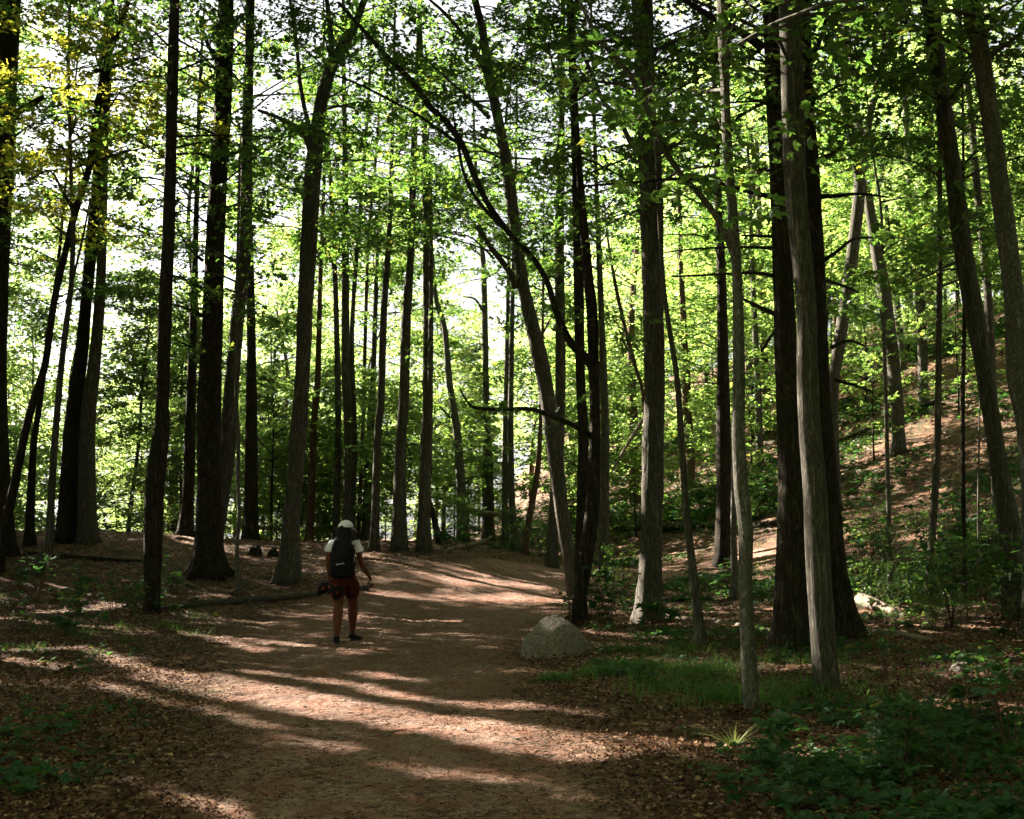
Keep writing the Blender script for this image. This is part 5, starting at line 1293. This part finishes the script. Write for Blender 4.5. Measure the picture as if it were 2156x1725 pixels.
link('button', join('button', [ball((0.018, 0.245, 1.69), 0.008, (1, 1, .6))], [WHITE]), cp)
link('back_opening', join('back_opening', [ball((-0.02, 0.138, 1.598), 0.024, (1.0, 0.35, 0.75))], [HAIRM]), cp)
# shirt
link('shirt', join('shirt', [skin('shirt', [[(0.005, 0.225, 0.97, 0.16, 0.118), (0.0, 0.23, 1.06, 0.148, 0.11), (0.0, 0.24, 1.20, 0.16, 0.108), (0.0, 0.235, 1.325, 0.168, 0.095), (0.0, 0.23, 1.395, 0.085, 0.07)],
     [(0.0, 0.235, 1.325, 0.168, 0.095), (-0.172, 0.235, 1.36, 0.060), (-0.218, 0.228, 1.275, 0.058), (-0.228, 0.225, 1.235, 0.058)],
     [(0.0, 0.235, 1.325, 0.168, 0.095), (0.172, 0.235, 1.36, 0.060), (0.212, 0.235, 1.275, 0.060), (0.222, 0.235, 1.235, 0.060)]])], [WHITE]), ppl)
link('shorts', join('shorts', [skin('shorts', [[(0.005, 0.22, 0.93, 0.165, 0.128), (0.005, 0.225, 1.01, 0.142, 0.11)], [(0.005, 0.22, 0.93, 0.165, 0.128), (-0.078, 0.19, 0.82, 0.118, 0.118), (-0.07, 0.165, 0.70, 0.108, 0.108), (-0.067, 0.155, 0.60, 0.098, 0.098)],
     [(0.005, 0.22, 0.93, 0.165, 0.128), (0.095, 0.27, 0.82, 0.118, 0.118), (0.10, 0.34, 0.70, 0.105, 0.105), (0.102, 0.375, 0.60, 0.095, 0.095)]])], [RED]), ppl)
def shoe(x, y, z, ang):
    c, s = cos(ang), sin(ang)
    def q(u, v, w, r, r2): return (x + u * c - v * s, y + u * s + v * c, z + w, r, r2)
    a = skin('shoe', [[q(0, -0.03, 0.13, 0.042, 0.045), q(0, -0.02, 0.075, 0.042, 0.048), q(0, 0.03, 0.052, 0.044, 0.042), q(0, 0.11, 0.04, 0.046, 0.034), q(0, 0.165, 0.035, 0.036, 0.026)]])
    b = skin('sole', [[q(0, -0.055, 0.012, 0.038, 0.014), q(0, 0.05, 0.012, 0.042, 0.014), q(0, 0.13, 0.012, 0.046, 0.014), q(0, 0.195, 0.014, 0.03, 0.012)]])
    return a, b
gR = H(PX + 0.1, PY + 0.47) - H(PX, PY)
for (x, y, z, a_) in ((-0.05, -0.035, 0.0, 0.1), (0.105, 0.47, gR, -0.65)):
    up, so = shoe(x, y, z, a_)
    s_ = link('shoe', join('shoe', [up], [SHOE]), ppl); link('sole', join('sole', [so], [SOLE]), s_)
# backpack (carried): top-level
bp = thing('backpack', 'black backpack with small white lettering marks on the walker\'s back', 'backpack', (PX, PY, H(PX, PY)))
def slab(c, s, bev, taper=0.0):
    bm = bmesh.new(); bmesh.ops.create_cube(bm, size=1)
    for v in bm.verts:
        k = 1 - taper * (v.co.z + 0.5); v.co = Vector((v.co.x * s[0] * k, v.co.y * s[1] * k, v.co.z * s[2]))
    bmesh.ops.bevel(bm, geom=bm.edges[:], offset=bev, segments=4, affect='EDGES', profile=0.6)
    bmesh.ops.subdivide_edges(bm, edges=bm.edges[:], cuts=1, use_grid_fill=True)
    for v in bm.verts: v.co += Vector((c[0], c[1], c[2])) + Vector((0, 1, 0)) * noise.noise(v.co * 9) * 0.012
    me = bpy.data.meshes.new('s'); bm.to_mesh(me); bm.free(); return me
link('main_bag', join('main_bag', [slab((-0.005, 0.085, 1.15), (0.38, 0.21, 0.52), 0.10, 0.30)], [BLACKN]), bp)
pk = link('front_pocket', join('front_pocket', [slab((-0.005, -0.025, 1.03), (0.27, 0.10, 0.24), 0.045, 0.05)], [BLACKN]), bp)
marks = []
for i, (dx, dz, w_, h_) in enumerate(((-0.055, -0.008, 0.013, 0.012), (-0.036, 0.0, 0.01, 0.016), (-0.016, 0.002, 0.013, 0.011), (0.004, 0.006, 0.010, 0.016), (0.024, 0.010, 0.013, 0.012), (0.042, 0.014, 0.009, 0.014))):
    marks.append(slab((-0.005 + dx, -0.079, 1.085 + dz), (w_, 0.004, h_), 0.001))
link('logo_mark', join('logo_mark', marks, [WHITE]), pk)
for sg in (1, -1):
    link('strap', join('strap', [skin('strap', [[(sg * 0.09, 0.12, 1.37, 0.026, 0.01), (sg * 0.10, 0.22, 1.425, 0.026, 0.01), (sg * 0.105, 0.31, 1.38, 0.026, 0.01), (sg * 0.12, 0.335, 1.24, 0.022, 0.01), (sg * 0.15, 0.27, 1.06, 0.014, 0.008), (sg * 0.12, 0.14, 0.98, 0.012, 0.007)]])], [BLACKN]), bp)
# plaid jacket hung over the hand
m, nt, out = mat('plaid')
tc = nt.nodes.new('ShaderNodeTexCoord').outputs['Object']
sx = nt.nodes.new('ShaderNodeSeparateXYZ'); nt.links.new(mapping(nt, tc, (1, 1, 1)), sx.inputs[0])
def stripes(o_, f): return math_(nt, 'GREATER_THAN', math_(nt, 'SINE', math_(nt, 'MULTIPLY', o_, f)), 0.62)
a_ = stripes(math_(nt, 'ADD', sx.outputs[0], math_(nt, 'MULTIPLY', sx.outputs[2], 0.4)), 62); b_ = stripes(math_(nt, 'SUBTRACT', sx.outputs[2], math_(nt, 'MULTIPLY', sx.outputs[0], 0.3)), 55)
c = mixc(nt, math_(nt, 'MULTIPLY', a_, b_), (0.012, 0.009, 0.009), (0.22, 0.045, 0.025))
b = N_(nt, 'ShaderNodeBsdfPrincipled', Roughness=0.9); b.inputs['Specular IOR Level'].default_value = 0.1; nt.links.new(c, b.inputs['Base Color']); nt.links.new(b.outputs[0], out.inputs[0])
jk = thing('plaid_jacket', 'dark orange plaid jacket hanging from the walker\'s hand', 'jacket', (PX, PY, H(PX, PY)))
me = skin('jacket_body', [[(-0.20, 0.285, 0.79, 0.075, 0.06), (-0.27, 0.24, 0.76, 0.085, 0.07), (-0.32, 0.20, 0.71, 0.06, 0.06), (-0.30, 0.19, 0.665, 0.05, 0.05)], [(-0.20, 0.285, 0.79, 0.075, 0.06), (-0.12, 0.12, 0.76, 0.075, 0.05), (-0.03, 0.03, 0.74, 0.075, 0.045), (0.02, 0.02, 0.70, 0.05, 0.04)], [(-0.12, 0.12, 0.76, 0.075, 0.05), (-0.08, 0.06, 0.66, 0.06, 0.04), (-0.04, 0.04, 0.60, 0.045, 0.03)]], sub=3)
for v in me.vertices: v.co += Vector((1, 1, 1)) * 0.022 * noise.noise(v.co * 22)
link('jacket_body', join('jacket_body', [me], [m]), jk)
me = skin('sleeve', [[(-0.25, 0.20, 0.74, 0.035), (-0.34, 0.17, 0.70, 0.036), (-0.345, 0.17, 0.64, 0.03)]], sub=3)
for v in me.vertices: v.co += Vector((1, 1, 1)) * 0.014 * noise.noise(v.co * 26)
link('sleeve', join('sleeve', [me], [m]), jk)
